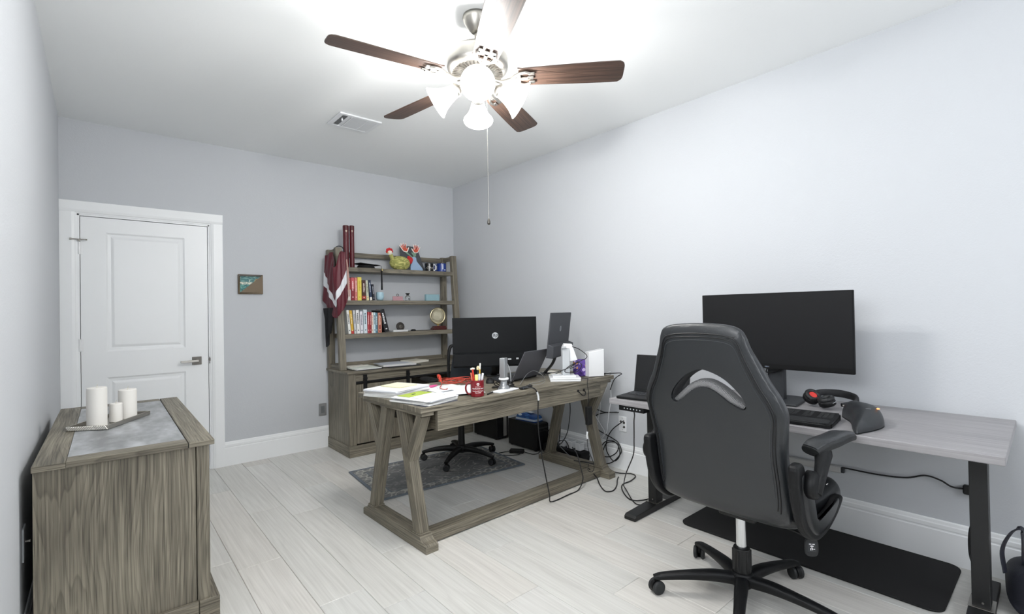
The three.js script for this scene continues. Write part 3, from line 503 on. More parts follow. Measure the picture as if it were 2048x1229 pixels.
// ---- things on the hutch shelves
function mug(name, label, pos, turn, r, h, color, printed, handleMat) {
  const o = thing(name, label, 'mug', pos, turn);
  M('cup', lathe([[0, 0.003], [r - 0.004, 0.003], [r - 0.002, 0], [r, 0.003], [r, h - 0.002], [r - 0.0015, h], [r - 0.003, h - 0.002], [r - 0.0035, 0.008], [0, 0.007]], 36), color, o);
  M('handle', tube([[r - 0.002, h * 0.82, 0], [r + 0.018, h * 0.84, 0], [r + 0.03, h * 0.62, 0], [r + 0.028, h * 0.36, 0], [r + 0.015, h * 0.18, 0], [r - 0.002, h * 0.2, 0]], 0.0055, 28, 8), handleMat ?? color, o);
  if (printed) { const g = new THREE.CylinderGeometry(r + 0.0006, r + 0.0006, h * 0.86, 28, 1, true, -1.25, 2.5); M('print', g.translate(0, h * 0.5, 0), printed, o); }
  return o;
}
{
  const y1 = 1.7255, y2 = 1.4085, y3 = 1.0925;
  // maroon presentation tubes
  const emblem = canvasTex(64, 64, (x, w) => { x.fillStyle = '#55161f'; x.fillRect(0, 0, w, w); x.fillStyle = '#d6c7ae'; x.fillRect(14, 20, 36, 8); x.fillRect(28, 20, 8, 30); x.fillRect(22, 46, 20, 6); x.fillRect(12, 28, 6, 12); x.fillRect(46, 28, 6, 12); });
  for (const [x, r, h, lab] of [[1.803, 0.0275, 0.405, 'left wider maroon document tube standing on the top shelf'], [1.862, 0.022, 0.41, 'right slimmer maroon document tube standing on the top shelf']]) {
    const o = thing('document_tube', lab, 'tube', [x, y1, -4.535], 0, 'maroon document tubes');
    M('tube_body', lathe([[0, 0], [r, 0], [r, h - 0.003], [r - 0.003, h], [0, h]], 28), S('#58151f', 0.45), o);
    M('tube_cap', lathe([[r + 0.0004, h - 0.05], [r + 0.001, h - 0.048], [r + 0.001, h - 0.002], [r - 0.002, h + 0.001], [0, h + 0.001]], 28), S('#4c1019', 0.4), o);
    M('emblem', new THREE.CylinderGeometry(r + 0.0018, r + 0.0018, 0.034, 12, 1, true, -0.75, 1.0).translate(0, h - 0.055, 0), S('#ffffff', 0.4, { map: emblem }), o);
  }
  // graduation cap with tassel
  const cap = thing('graduation_cap', 'flat black graduation cap with a black tassel hanging over the shelf edge', 'cap', [1.995, y1, -4.525], 0.25);
  M('skull_cap', lathe([[0, 0.035], [0.075, 0.03], [0.09, 0.0], [0.0, 0.0]], 30), S('#121214', 0.9), cap);
  M('cap_board', B(0.24, 0.004, 0.15, 0, 0.038, 0, 0.001).rotateZ(-0.05), S('#101012', 0.85), cap);
  const tas = M('tassel', [tube([[0.03, 0.041, 0.02], [0.08, 0.036, 0.08], [0.09, 0.018, 0.122], [0.09, -0.03, 0.126]], 0.002, 24, 6), cyl(0.006, 0.009, 0.165, 0.09, -0.13, 0.126, 12), cyl(0.0075, 0.0075, 0.03, 0.09, -0.035, 0.126, 12)], S('#141416', 0.95), cap);
  M('tassel_charm', B(0.013, 0.02, 0.004, 0.092, -0.014, 0.134, 0.002), metal('#d8c38a', 0.3), tas);
  // hen
  const hen = thing('hen_figure', 'yellow-green speckled toy hen with red comb and tail on top shelf', 'figurine', [2.345, y1 + 0.0015, -4.52], 0.1);
  const speck = dataTex(256, 256, (u, v) => { const a = noise(u * 34, v * 34, 34, 34, 301); return mix(rgb(150, 152, 84), rgb(214, 208, 132), sat((a - 0.35) * 2.2)); }, true);
  const bodyG = new THREE.SphereGeometry(1, 32, 22); bend(bodyG, (v) => { const t = 1 - 0.22 * Math.max(0, v.x) - 0.05 * v.x; v.set(v.x * 0.118, Math.max(-0.92, v.y) * 0.075, v.z * 0.07 * t); });
  M('hen_body', [bodyG.translate(0.02, 0.069, 0), tube([[-0.06, 0.095, 0], [-0.085, 0.135, 0.004], [-0.1, 0.165, 0.006]], 0.02, 12, 14)], S('#ffffff', 0.8, { map: speck }), hen);
  const henHead = M('hen_head', new THREE.SphereGeometry(0.024, 20, 14).scale(1.05, 1, 0.95).translate(-0.106, 0.168, 0.012), S('#eee6d6', 0.7), hen);
  M('comb', [[-0.13, 0.178], [-0.125, 0.197], [-0.105, 0.205], [-0.085, 0.2], [-0.078, 0.183]].map(([a, b]) => new THREE.SphereGeometry(0.0165, 14, 10).scale(1, 1, 0.6).translate(a, b, 0.0)), S('#c4262c', 0.75), hen);
  M('beak', new THREE.ConeGeometry(0.007, 0.018, 10).rotateZ(Math.PI / 2).translate(-0.137, 0.165, 0.014), S('#d2a23a', 0.6), henHead);
  M('tail', [new THREE.SphereGeometry(0.034, 16, 12).scale(1.1, 1, 0.5).translate(0.135, 0.1, 0), new THREE.SphereGeometry(0.024, 14, 10).scale(1, 1.1, 0.5).translate(0.155, 0.115, 0), new THREE.SphereGeometry(0.02, 14, 10).scale(1, 1, 0.5).translate(0.128, 0.135, 0)], S('#bf2a2c', 0.75), hen);
  // handprint flower picture
  const art = thing('handprint_artwork', 'dark slate board with two red-white handprint flowers in a blue vase', 'artwork', [2.545, y1 + 0.002, -4.575], 0);
  const lean = (g) => g.rotateX(-0.2);
  M('board', lean(ext([[-0.125, 0.0], [0.145, 0.0], [0.075, 0.27], [-0.02, 0.275], [-0.13, 0.27]], 0.008, 0.001)), S('#4a4c51', 0.8), art);
  M('vase', lean(ext(smooth([[-0.02, 0.004], [0.1, 0.006], [0.108, 0.03], [0.075, 0.075], [0.05, 0.11], [0.045, 0.15], [0.002, 0.15], [0.0, 0.115], [-0.022, 0.075], [-0.032, 0.03]], 50), 0.006, 0.001).translate(0, 0, 0.009)), S('#9fb9d6', 0.7), art);
  const handPts = (s) => { const o = []; const fingers = [[-0.036, 0.05, 1.95], [-0.016, 0.064, 1.72], [0.004, 0.066, 1.5], [0.024, 0.058, 1.25]]; o.push([-0.022, -0.012], [-0.034, 0.012]); for (const [x, l, a] of fingers) { const dx = Math.cos(a), dy = Math.sin(a), b = [x * 0.8, 0.02]; o.push([b[0] - 0.0065, b[1]], [b[0] + dx * l * 0.8 - 0.006, b[1] + dy * l * 0.8], [b[0] + dx * l, b[1] + dy * l], [b[0] + dx * l * 0.8 + 0.006, b[1] + dy * l * 0.8], [b[0] + 0.0065, b[1]]); } o.push([0.03, 0.006], [0.054, 0.022], [0.058, 0.016], [0.036, -0.012], [0.018, -0.028]); return o.map(([x, y]) => [x * s, y]).sort(() => 0); };
  for (const [x, y, s, t] of [[-0.075, 0.225, 1, 0.25], [0.055, 0.22, -1, -0.2]]) {
    const pts = handPts(s); if (s < 0) pts.reverse();
    const h = M('hand_flower', lean(ext(pts, 0.005, 0.0008).rotateZ(t).translate(x, y, 0.01)), S('#f4e9e2', 0.7), art);
    M('hand_print', lean(ext(pts.map(([a, b]) => [a * 0.72, b * 0.78 + 0.004]), 0.003, 0.0004).rotateZ(t).translate(x, y, 0.0145)), S('#d4583f', 0.7), h);
  }
  M('stem', [lean(ext([[0.004, 0.14], [0.034, 0.14], [0.06, 0.205], [0.042, 0.21]], 0.005, 0.0006).translate(0, 0, 0.0085)), lean(ext([[0.008, 0.14], [0.022, 0.14], [-0.06, 0.212], [-0.075, 0.2]], 0.005, 0.0006).translate(0, 0, 0.0078)), lean(ext(smooth([[0.02, 0.165], [0.0, 0.19], [-0.002, 0.205], [0.03, 0.195], [0.05, 0.17]], 24), 0.004, 0.0005).translate(0, 0, 0.012))], S('#7d9a86', 0.7), art);
  // two mugs
  const dark = canvasTex(128, 128, (x, w) => { x.fillStyle = '#141416'; x.fillRect(0, 0, w, w); x.fillStyle = '#d9d7d0'; for (let i = 0; i < 34; i++) x.fillRect(rnd() * w, 50 + rnd() * 40, 3 + rnd() * 7, 3 + rnd() * 5); x.fillStyle = '#f1f1ef'; x.fillRect(58, 0, 7, 128); });
  mug('coffee_mug', 'black mug with white marks and a white handle on top shelf', [2.712, y1, -4.53], -0.3, 0.046, 0.088, S('#141416', 0.25), S('#ffffff', 0.25, { map: dark }), mat.whiteGloss);
  const blue = canvasTex(128, 128, (x, w) => { x.fillStyle = '#27408f'; x.fillRect(0, 0, w, w); x.fillStyle = '#e8ecf4'; x.fillRect(58, 4, 12, 92); x.fillRect(84, 96, 22, 16); });
  mug('coffee_mug', 'blue mug with white mark at the right end of top shelf', [2.872, y1, -4.53], 2.6, 0.05, 0.094, S('#27408f', 0.22), null);
  const lastMug = scene.children[scene.children.length - 1]; M('print', new THREE.CylinderGeometry(0.0506, 0.0506, 0.08, 24, 1, true, -2.9 - 1.1, 2.2).translate(0, 0.047, 0), S('#ffffff', 0.22, { map: blue }), lastMug);
  // middle shelf
  const cup = thing('ceramic_cup', 'pale blue rounded ceramic cup beside the leaning black paperback', 'cup', [2.112, y2, -4.47]);
  M('cup_bowl', lathe([[0, 0.002], [0.025, 0], [0.034, 0.012], [0.039, 0.035], [0.038, 0.06], [0.034, 0.082], [0.032, 0.08], [0.035, 0.06], [0.036, 0.035], [0.03, 0.012], [0, 0.008]], 32), S('#a9c9d6', 0.25), cup);
  const clip = thing('card_holder', 'dusty pink metal clip stand with a small ring on top', 'card holder', [2.321, y2, -4.5]);
  M('clip_body', [B(0.112, 0.044, 0.012, 0, 0.022, 0, 0.003), B(0.12, 0.005, 0.045, 0, 0.0025, 0, 0.002)], S('#b98f96', 0.5), clip);
  M('ring', new THREE.TorusGeometry(0.012, 0.0028, 8, 20).translate(0, 0.056, 0), mat.darkMetal, clip);
  const bot = thing('glass_bottle', 'small clear glass bottle with a black stopper', 'bottle', [2.434, y2, -4.5]);
  M('bottle_glass', lathe([[0, 0.001], [0.025, 0.001], [0.028, 0.006], [0.028, 0.038], [0.02, 0.05], [0.012, 0.054], [0.012, 0.06], [0, 0.06]], 24), new THREE.MeshPhysicalMaterial({ color: '#e9edef', roughness: 0.05, transmission: 0.85, thickness: 0.02, ior: 1.45 }), bot);
  M('stopper', lathe([[0, 0.0585], [0.012, 0.0605], [0.023, 0.073], [0.023, 0.078], [0, 0.079]], 20), S('#17171a', 0.4), bot);
  M('bottle_label', B(0.02, 0.014, 0.001, 0, 0.016, 0.0285, 0), S('#4a4c4f', 0.6), bot);
  const cy = thing('glass_block', 'translucent cyan glass block standing on the middle shelf', 'ornament', [2.727, y2, -4.5], 0.05);
  M('block', B(0.17, 0.068, 0.035, 0, 0.034, 0, 0.003), new THREE.MeshPhysicalMaterial({ color: '#bfe6f0', roughness: 0.12, transmission: 0.55, thickness: 0.03, ior: 1.45 }), cy);
  // lower shelf
  const nb = thing('note_box', 'thin white box lying in front of the dark seal', 'box', [2.31, y3, -4.47], 0.02);
  M('box_base', B(0.165, 0.011, 0.09, 0, 0.0055, 0, 0.002), mat.white, nb); M('box_lid', B(0.168, 0.007, 0.093, 0, 0.0145, 0, 0.002), mat.whiteGloss, nb);
  const seal = thing('seal_disc', 'dark round metal seal with a carved face leaning upright', 'ornament', [2.385, y3, -4.58]);
  M('disc', lathe([[0, 0.012], [0.03, 0.012], [0.034, 0.009], [0.036, 0.012], [0.043, 0.012], [0.046, 0.007], [0.046, 0], [0, 0]], 36).rotateX(Math.PI / 2 - 0.16).translate(0, 0.047, 0), S('#4a4642', 0.4, { metalness: 0.7 }), seal);
  M('relief', [B(0.008, 0.04, 0.006, 0, 0.047, 0.0135, 0.003), new THREE.TorusGeometry(0.017, 0.003, 8, 24).translate(0, 0.047, 0.013), B(0.036, 0.006, 0.005, 0.002, 0.052, 0.0135, 0.002)].map((g) => g.rotateX(-0.02)), S('#8f8a82', 0.35, { metalness: 0.8 }), seal);
  const pt = thing('paperweight', 'small flat black paperweight on the lower shelf', 'paperweight', [2.494, y3, -4.5], 0.3);
  M('weight', B(0.05, 0.014, 0.03, 0, 0.007, 0, 0.004), S('#1c1d1f', 0.4), pt); M('weight_top', B(0.03, 0.006, 0.018, 0, 0.016, 0, 0.002), S('#2b2c2f', 0.4), pt);
  const gold = thing('medallion_stand', 'round golden engraved medallion standing on a dark cherry wood base', 'award', [2.79, y3, -4.5], -0.12);
  const coin = dataTex(256, 256, (u, v) => { const x = u - 0.5, y = v - 0.5, r = Math.hypot(x, y) * 2, a = Math.atan2(y, x); const k = r > 0.84 ? 0.5 + 0.4 * Math.sin(a * 70) : r > 0.62 ? 0.5 + 0.5 * (Math.sin(a * 32) * Math.sin(r * 60) > 0.2) : 0.45 + 0.55 * fbm(u, v, 9, 9, 333, 3); return k; }, false);
  const face = new THREE.CircleGeometry(0.079, 48).translate(0, 0.152 - 0.0, 0.0125);
  M('medallion', lathe([[0, 0.012], [0.079, 0.012], [0.081, 0.016], [0.088, 0.016], [0.091, 0.01], [0.091, 0.003], [0.088, 0], [0, 0]], 48).rotateX(Math.PI / 2).translate(0, 0.152, 0), metal('#eadcb4', 0.3), gold);
  M('medallion_face', face, metal('#e8dfc2', 0.3, { bumpMap: coin, bumpScale: 0.004 }), gold);
  M('wood_base', [B(0.16, 0.02, 0.075, 0.012, 0.01, 0, 0.004), ext([[-0.07, 0], [0.09, 0], [0.075, 0.022], [-0.05, 0.022]], 0.06, 0.002).translate(0.006, 0.02, 0)], S('#4d1a17', 0.35), gold);
  M('cradle', [B(0.012, 0.03, 0.02, 0.004, 0.05, 0.002, 0.003), tube([[-0.05, 0.085, 0.006], [-0.02, 0.062, 0.006], [0.02, 0.06, 0.006], [0.055, 0.083, 0.006], [0.075, 0.11, 0.006]], 0.004, 20, 8)], metal('#c9ad6a', 0.3), gold);
}
// ---- papers on the cabinet top
function sheetStack(name, label, cat, pos, turn, w, d, layers, group) {
  const o = thing(name, label, cat, pos, turn, group);
  let y = 0;
  for (const [part, t, m, dx, dz, rot, sw = 1, sd = 1] of layers) { const g = part === 'sheets' ? [] : null; if (g) { const n = Math.max(2, Math.round(t / 0.0028)); for (let i = 0; i < n; i++) g.push(B(w * sw, t / n - 0.0003, d * sd, rr(-0.004, 0.004), t * (i + 0.5) / n, rr(-0.004, 0.004), 0).rotateY(rr(-0.025, 0.025))); } const q = M(part, g ?? B(w * sw, t, d * sd, 0, t / 2, 0, Math.min(0.002, t / 3)), m, o); q.position.set(dx, y, dz); q.rotation.y = rot; y += t + 0.0004; }
  return o;
}
{
  const y = 0.7605, pp = mat.paper;
  sheetStack('magazine_pile', 'loose pile of pale papers at the left end of cabinet top', 'papers', [1.885, y, -4.40], 0.05, 0.25, 0.3, [['folder', 0.003, S('#2b2c30', 0.6), 0.005, 0.02, 0.03], ['sheets', 0.009, pp, 0, 0, 0.02], ['sheets', 0.006, S('#dfe3da', 0.7), -0.01, -0.02, -0.1], ['folder', 0.004, S('#e9e6dc', 0.7), -0.02, -0.08, 0.12, 0.8, 0.4]]);
  sheetStack('magazine_pile', 'white magazines fanned over a black folder in the middle of cabinet top', 'papers', [2.235, y, -4.41], -0.12, 0.33, 0.3, [['folder', 0.007, S('#202127', 0.5), 0.03, 0.035, 0.06], ['sheets', 0.014, pp, 0, 0, -0.03], ['cover', 0.002, S('#cfd3dc', 0.4), -0.03, -0.02, 0.1, 0.85, 0.8]]);
  sheetStack('magazine_pile', 'small cream papers at the right of the pile on cabinet top', 'papers', [2.53, y, -4.55], 0.15, 0.22, 0.2, [['sheets', 0.02, S('#ece9df', 0.75), 0, 0, 0], ['cover', 0.004, S('#dcd8c8', 0.7), 0.01, 0, 0.1, 0.8, 0.8]]);
}
// ---- academic hood over the left post
{
  const o = thing('academic_hood', 'maroon academic hood with white chevron hung over the left hutch post', 'academic hood', [0, 0, 0]);
  // wraps the corner of the front post: s = 0 by the wall, 0.52 at the corner, 1 in front
  const path = (s, out) => { const c = 0.52; if (s < c) { const k = s / c; return V(1.648 - out + 0.008 * Math.sin(k * 3.1), 0, -4.712 + k * (4.712 - 4.37)); } const k = (s - c) / (1 - c); return V(1.645 + k * 0.082 - out * (1 - k), 0, -4.37 + 0.05 * Math.sin(Math.min(1, k * 1.2) * 1.5) + out * k + 0.01); };
  const yb = (s) => 1.245 + 0.19 * Math.pow(Math.abs(s - 0.5) * 2, 1.5), yt = (s) => 1.868 - 0.16 * Math.exp(-Math.pow((s - 0.56) / 0.11, 2)) - 0.05 * Math.abs(s - 0.5);
  const cloth = (s, y, off) => { const k = sat((1.9 - y) / 0.55), fold = 0.007 * Math.sin(s * 21 + y * 5) + 0.005 * Math.sin(s * 44 - y * 9), p = path(sat(0.5 + (s - 0.5) * (0.72 + 0.28 * k)), off + 0.012 + fold + 0.02 * Math.sin(Math.PI * k) * Math.sin(Math.PI * s)); p.y = y; return p; };
  M('hood_cloth', sheet((u, v) => cloth(u, yt(u) + (yb(u) - yt(u)) * v, 0), 54, 44, 0.004), S('#5c1624', 0.5, { sheen: 0.6, sheenColor: new THREE.Color('#8a4050'), sheenRoughness: 0.5 }), o);
  const cy = (s) => 1.395 + 0.235 * Math.pow(Math.abs(s - 0.5) * 2, 0.8);
  M('chevron', sheet((u, v) => cloth(u, cy(u) - 0.055 + 0.11 * (1 - v) * (0.55 + 0.9 * Math.abs(u - 0.5)), 0.0045), 48, 10, 0.002), S('#e4e6ea', 0.45, { sheen: 0.4, sheenColor: new THREE.Color('#ffffff') }), o);
  M('hood_edge', sheet((u, v) => { const y = 1.78 - v * 0.34, p = cloth(1, y, 0); return V(p.x + 0.004 + 0.022 * u * (0.6 + 0.4 * Math.sin(v * 3)), y, p.z + 0.004 - 0.012 * u); }, 6, 24, 0.003), S('#c29a90', 0.6), o);
  M('hood_tail', sheet((u, v) => { const y = 1.34 - v * (0.3 + 0.07 * Math.sin(u * 5 + 0.4)), w = 1 - 0.55 * v; const z = -4.56 + (u - 0.5) * 0.25 * w - 0.02 * v; return V(1.641 + 0.012 * Math.sin(u * 14 + v * 2) - 0.01 * (1 - v), y, z); }, 24, 20, 0.004), S('#18181b', 0.85), o);
  M('hood_cord', tube([[1.668, 1.88, -4.5], [1.69, 1.912, -4.49], [1.72, 1.92, -4.475], [1.745, 1.895, -4.455], [1.745, 1.82, -4.43], [1.738, 1.77, -4.44]], 0.004, 30, 6), mat.cord, o);
}
// ---------------------------------------------------------------- rug
{
  const o = thing('rug', 'small faded grey patterned rug under the mesh office chair', 'rug', [0, 0, 0]);
  // corners near-left, near-right, far-right, far-left
  const a = V(1.455, 0, -3.086), b = V(2.672, 0, -2.985), n = b.clone().sub(a), len = n.length(); n.normalize(); const d = V(n.z, 0, -n.x), dep = 0.735;
  const g = B(len, 0.008, dep, 0, 0.0045, 0, 0.003), p = g.attributes.position, uv = g.attributes.uv;
  for (let i = 0; i < p.count; i++) uv.setXY(i, p.getX(i) / len + 0.5, p.getZ(i) / dep + 0.5);
  const m = M('rug_pile', g, S('#ffffff', 0.95, { map: rugTex, bumpMap: rugBump, bumpScale: 0.0015 }), o);
  M('rug_binding', ext(rrect(len + 0.006, dep + 0.006, 0.004, 2), 0.007, 0.001, [rrect(len - 0.03, dep - 0.03, 0.004, 2)]).rotateX(-Math.PI / 2).translate(0, 0.006, 0), S('#6d757e', 0.95), o);
  o.position.copy(a.clone().addScaledVector(n, len / 2).addScaledVector(d, dep / 2)); o.position.y = 0; o.rotation.y = -Math.atan2(n.z, n.x);
}

// sweep of a rounded section along a path: sizes are [width, height] at each path point, side = direction of the width
function sweep(path, sizes, side, n = 16, power = 3, steps = 28) {
  const c = new THREE.CatmullRomCurve3(path.map((p) => V(...p)), false, 'catmullrom', 0.5), pos = [], idx = [], uv = [];
  const sz = (t) => { const k = t * (sizes.length - 1), i = Math.min(sizes.length - 2, Math.floor(k)), f = k - i; return [sizes[i][0] + (sizes[i + 1][0] - sizes[i][0]) * f, sizes[i][1] + (sizes[i + 1][1] - sizes[i][1]) * f]; };
  const ring = (t, k) => {
    const p = c.getPoint(t), d = c.getTangent(t), s = V(...side), x = s.addScaledVector(d, -s.dot(d)).normalize(), y = d.clone().cross(x), [w, h] = sz(t);
    for (let i = 0; i < n; i++) { const a = i / n * Math.PI * 2, ca = Math.cos(a), sa = Math.sin(a), q = 2 / power; const px = Math.sign(ca) * Math.pow(Math.abs(ca), q) * w / 2 * k, py = Math.sign(sa) * Math.pow(Math.abs(sa), q) * h / 2 * k; pos.push(p.x + x.x * px + y.x * py, p.y + x.y * px + y.y * py, p.z + x.z * px + y.z * py); uv.push(i / n * 0.1, t * 0.4); }
  };
  const rows = [[0, 0.001], [0, 0.6], [0, 0.9]]; for (let j = 0; j <= steps; j++) rows.push([j / steps, 1]); rows.push([1, 0.9], [1, 0.6], [1, 0.001]);
  rows.forEach(([t, k]) => ring(t, k));
  for (let j = 0; j + 1 < rows.length; j++) for (let i = 0; i < n; i++) { const a = j * n + i, b = j * n + (i + 1) % n; idx.push(a, b, b + n, a, b + n, a + n); }
  const g = new THREE.BufferGeometry(); g.setAttribute('position', new THREE.Float32BufferAttribute(pos, 3)); g.setAttribute('uv', new THREE.Float32BufferAttribute(uv, 2)); g.setIndex(idx); g.computeVertexNormals();
  return toCreasedNormals(g, 0.9);
}
function starBase(o, R, phase, m, wheelR, legW = 0.05) {
  M('base_hub', lathe([[0, 0.06], [0.036, 0.062], [0.045, 0.07], [0.046, 0.115], [0.04, 0.124], [0.03, 0.128], [0, 0.128]], 30), m, o);
  const leg = sweep([[0.02, 0.092, 0], [0.12, 0.098, 0], [0.22, 0.092, 0], [R - 0.03, 0.078, 0], [R + 0.012, 0.067, 0]], [[legW, 0.05], [legW * 0.95, 0.045], [legW * 0.82, 0.036], [legW * 0.7, 0.028], [legW * 0.6, 0.022]], [0, 0, 1]);
  const r = wheelR, wheel = lathe([[0, -0.009], [r - 0.006, -0.009], [r, -0.004], [r, 0.004], [r - 0.004, 0.0085], [r * 0.6, 0.01], [r * 0.55, 0.008], [0, 0.008]], 26).rotateX(Math.PI / 2);
  const hood = join([new THREE.CylinderGeometry(r * 0.98, r * 0.98, 0.016, 20, 1, false, 0, Math.PI).rotateX(Math.PI / 2).rotateZ(0).translate(0, r + 0.003, 0), cyl(0.008, 0.008, 0.045, -0.004, r + 0.022, 0, 12)]);
  for (let k = 0; k < 5; k++) {
    const a = phase + k * Math.PI * 2 / 5, l = M('base_leg', leg, m, o); l.rotation.y = a;
    const c = new THREE.Group(); c.name = 'caster'; c.position.set(R * Math.cos(a), 0, -R * Math.sin(a)); c.rotation.y = a + 0.5 + k * 1.3; o.add(c);
    M('caster_hood', hood, mat.plastic, c);
    const w1 = M('wheel', wheel, mat.plasticLow, c), w2 = M('wheel', wheel, mat.plasticLow, c); w1.position.set(0, r, 0.017); w2.position.set(0, r, -0.017); w2.rotation.y = Math.PI;
  }
}

// ---------------------------------------------------------------- mesh office chair behind the desk, its back to the desk
{
  const o = thing('office_chair', 'black mesh-back office chair on casters behind the wooden desk', 'office chair', [2.37, 0, -3.465], Math.PI - 0.1);
  starBase(o, 0.325, 141.5 * Math.PI / 180 - (Math.PI - 0.1), mat.plasticDark, 0.026);
  o.children.forEach((c) => { c.position.y += 0.0088; });
  M('gas_lift', [cyl(0.026, 0.03, 0.2, 0, 0.22, 0), cyl(0.018, 0.018, 0.2, 0, 0.34, 0)], mat.plasticDark, o);
  M('tilt_box', B(0.18, 0.05, 0.2, 0, 0.42, 0, 0.015, 2), mat.plasticDark, o);
  const seatO = smooth([[-0.23, -0.22], [0, -0.235], [0.23, -0.22], [0.25, 0], [0.23, 0.21], [0.12, 0.25], [0, 0.255], [-0.12, 0.25], [-0.23, 0.21], [-0.25, 0]], 56);
  M('seat', pillow(seatO, [0, 0], dome(0.05, 5), dome(0.03, 5)).rotateX(-Math.PI / 2).scale(1, 1, -1).translate(0, 0.475, 0.0), S('#1b1c1e', 0.85), o);
  // back: local -z is behind the sitter
  const bo = smooth([[-0.19, 0.0], [0, -0.01], [0.19, 0.0], [0.235, 0.1], [0.245, 0.3], [0.23, 0.43], [0.18, 0.475], [0, 0.485], [-0.18, 0.475], [-0.23, 0.43], [-0.245, 0.3], [-0.235, 0.1]], 64);
  const inner = bo.map(([x, y]) => [x * 0.93, 0.235 + (y - 0.235) * 0.93]);
  const arch = (g) => bend(g, (v) => { v.z += 0.28 * v.x * v.x - 0.05 * Math.sin((v.y) * 5.5) + 0.03; v.y += 0.55; v.z -= 0.235; });
  M('back_frame', arch(ext(bo, 0.03, 0.008, [inner])), mat.plastic, o);
  const meshMat = S('#3a4148', 0.75, { bumpMap: weaveBump, bumpScale: 0.001, transparent: true, opacity: 0.93 });
  M('back_mesh', arch(sheet((u, v) => { const y = -0.0 + v * 0.47, w = 0.222 * (0.86 + 0.14 * Math.sin(Math.PI * Math.min(1, v * 1.2))); return V(-(u - 0.5) * 2 * w, y, 0); }, 20, 16, 0.003)), meshMat, o);
  M('lumbar_bar', arch(B(0.4, 0.07, 0.012, 0, 0.12, -0.012, 0.005, 2)), mat.plasticGrey, o);
  M('back_post', sweep([[0, 0.42, -0.06], [0, 0.44, -0.24], [0, 0.56, -0.285], [0, 0.72, -0.265]], [[0.08, 0.03], [0.07, 0.03], [0.06, 0.025], [0.05, 0.02]], [1, 0, 0]), mat.plasticDark, o);
  for (const s of [-1, 1]) {
    M('arm_support', sweep([[s * 0.2, 0.44, 0.0], [s * 0.285, 0.47, 0.0], [s * 0.295, 0.6, 0.0], [s * 0.29, 0.7, 0.0]], [[0.06, 0.03], [0.06, 0.03], [0.055, 0.028], [0.05, 0.025]], [0, 0, 1]), mat.plasticDark, o);
    M('armrest', pillow(smooth(rrect(0.085, 0.26, 0.04), 40), [0, 0], dome(0.016), dome(0.016)).rotateX(-Math.PI / 2).translate(s * 0.285, 0.722, 0.02), mat.plastic, o);
  }
}

// ---------------------------------------------------------------- trestle desk
const DESK = { x: 1.28, z: -2.246, a: 0.0315, h: 0.775 };
const onDesk = (x, z) => [DESK.x + x * Math.cos(DESK.a) + z * Math.sin(DESK.a), DESK.h, DESK.z - x * Math.sin(DESK.a) + z * Math.cos(DESK.a)];
{
  const o = thing('trestle_desk', 'weathered grey oak writing desk on Y-shaped trestle legs', 'desk', [DESK.x, 0, DESK.z], DESK.a);
  const L = 1.714, D = 0.751;
  M('desktop', W(BB(0, L, 0.745, 0.775, -D, 0, 0.004, 2), 'x'), mat.oak, o);
  const front = M('drawer_front', W(BB(0.115, 1.56, 0.632, 0.7445, -0.036, -0.014, 0.003), 'x'), mat.oak, o);
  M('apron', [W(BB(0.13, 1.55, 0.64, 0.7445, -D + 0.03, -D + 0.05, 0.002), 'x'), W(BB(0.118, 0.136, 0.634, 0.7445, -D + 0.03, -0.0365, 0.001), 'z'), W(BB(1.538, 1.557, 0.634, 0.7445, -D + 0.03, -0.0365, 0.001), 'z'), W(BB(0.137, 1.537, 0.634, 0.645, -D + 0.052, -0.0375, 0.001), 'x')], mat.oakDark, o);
  M('corner_bracket', uvBox(ext([[0, 0], [0, -0.112], [0.02, -0.108], [0.04, -0.07], [0.075, -0.045], [0.085, -0.02], [0.13, 0]], 0.02, 0.002).translate(1.5605, 0.7445, -0.025), 'x'), mat.oak, o);
  M('drawer_pull', [tube([[1.3, 0.702, -0.014], [1.303, 0.69, 0.004], [1.32, 0.672, 0.012], [1.345, 0.672, 0.012], [1.362, 0.69, 0.004], [1.365, 0.702, -0.014]], 0.004, 24, 7), cyl(0.009, 0.009, 0.006, 0, 0, 0, 14).rotateX(Math.PI / 2).translate(1.3, 0.703, -0.012), cyl(0.009, 0.009, 0.006, 0, 0, 0, 14).rotateX(Math.PI / 2).translate(1.365, 0.703, -0.012)], mat.ironBlack, front);
  for (const x of [0.056, L - 0.056]) {
    M('trestle_foot', uvBox(ext([[-0.735, 0], [0.007, 0], [0.007, 0.036], [-0.004, 0.045], [-0.03, 0.05], [-0.05, 0.062], [-0.058, 0.075], [-0.67, 0.075], [-0.678, 0.062], [-0.698, 0.05], [-0.724, 0.045], [-0.735, 0.036]], 0.078, 0.003).rotateY(-Math.PI / 2).translate(x, 0, 0), 'z'), mat.oak, o);
    const leg = (z0, z1) => M('leg', bar([x, 0.075, z0], [x, 0.724, z1], 0.062, 0.066), mat.oak, o);
    leg(-0.098, -0.275); leg(-0.63, -0.453);
    M('leg_block', [W(BB(x - 0.036, x + 0.036, 0.0755, 0.084, -0.138, -0.058, 0.002)), W(BB(x - 0.036, x + 0.036, 0.0755, 0.084, -0.67, -0.59, 0.002))], mat.oak, o);
    M('brace', bar([x, 0.462, -0.19], [x, 0.724, -0.062], 0.061, 0.052), mat.oak, o);
    M('brace', bar([x, 0.462, -0.538], [x, 0.724, -0.666], 0.061, 0.052), mat.oak, o);
    M('top_rail', W(BB(x - 0.038, x + 0.038, 0.722, 0.7445, -0.715, -0.018, 0.002), 'z'), mat.oak, o);
  }
  M('stretcher', W(BB(0.096, L - 0.096, 0.006, 0.062, -0.165, -0.075, 0.003), 'x'), mat.oak, o);
}

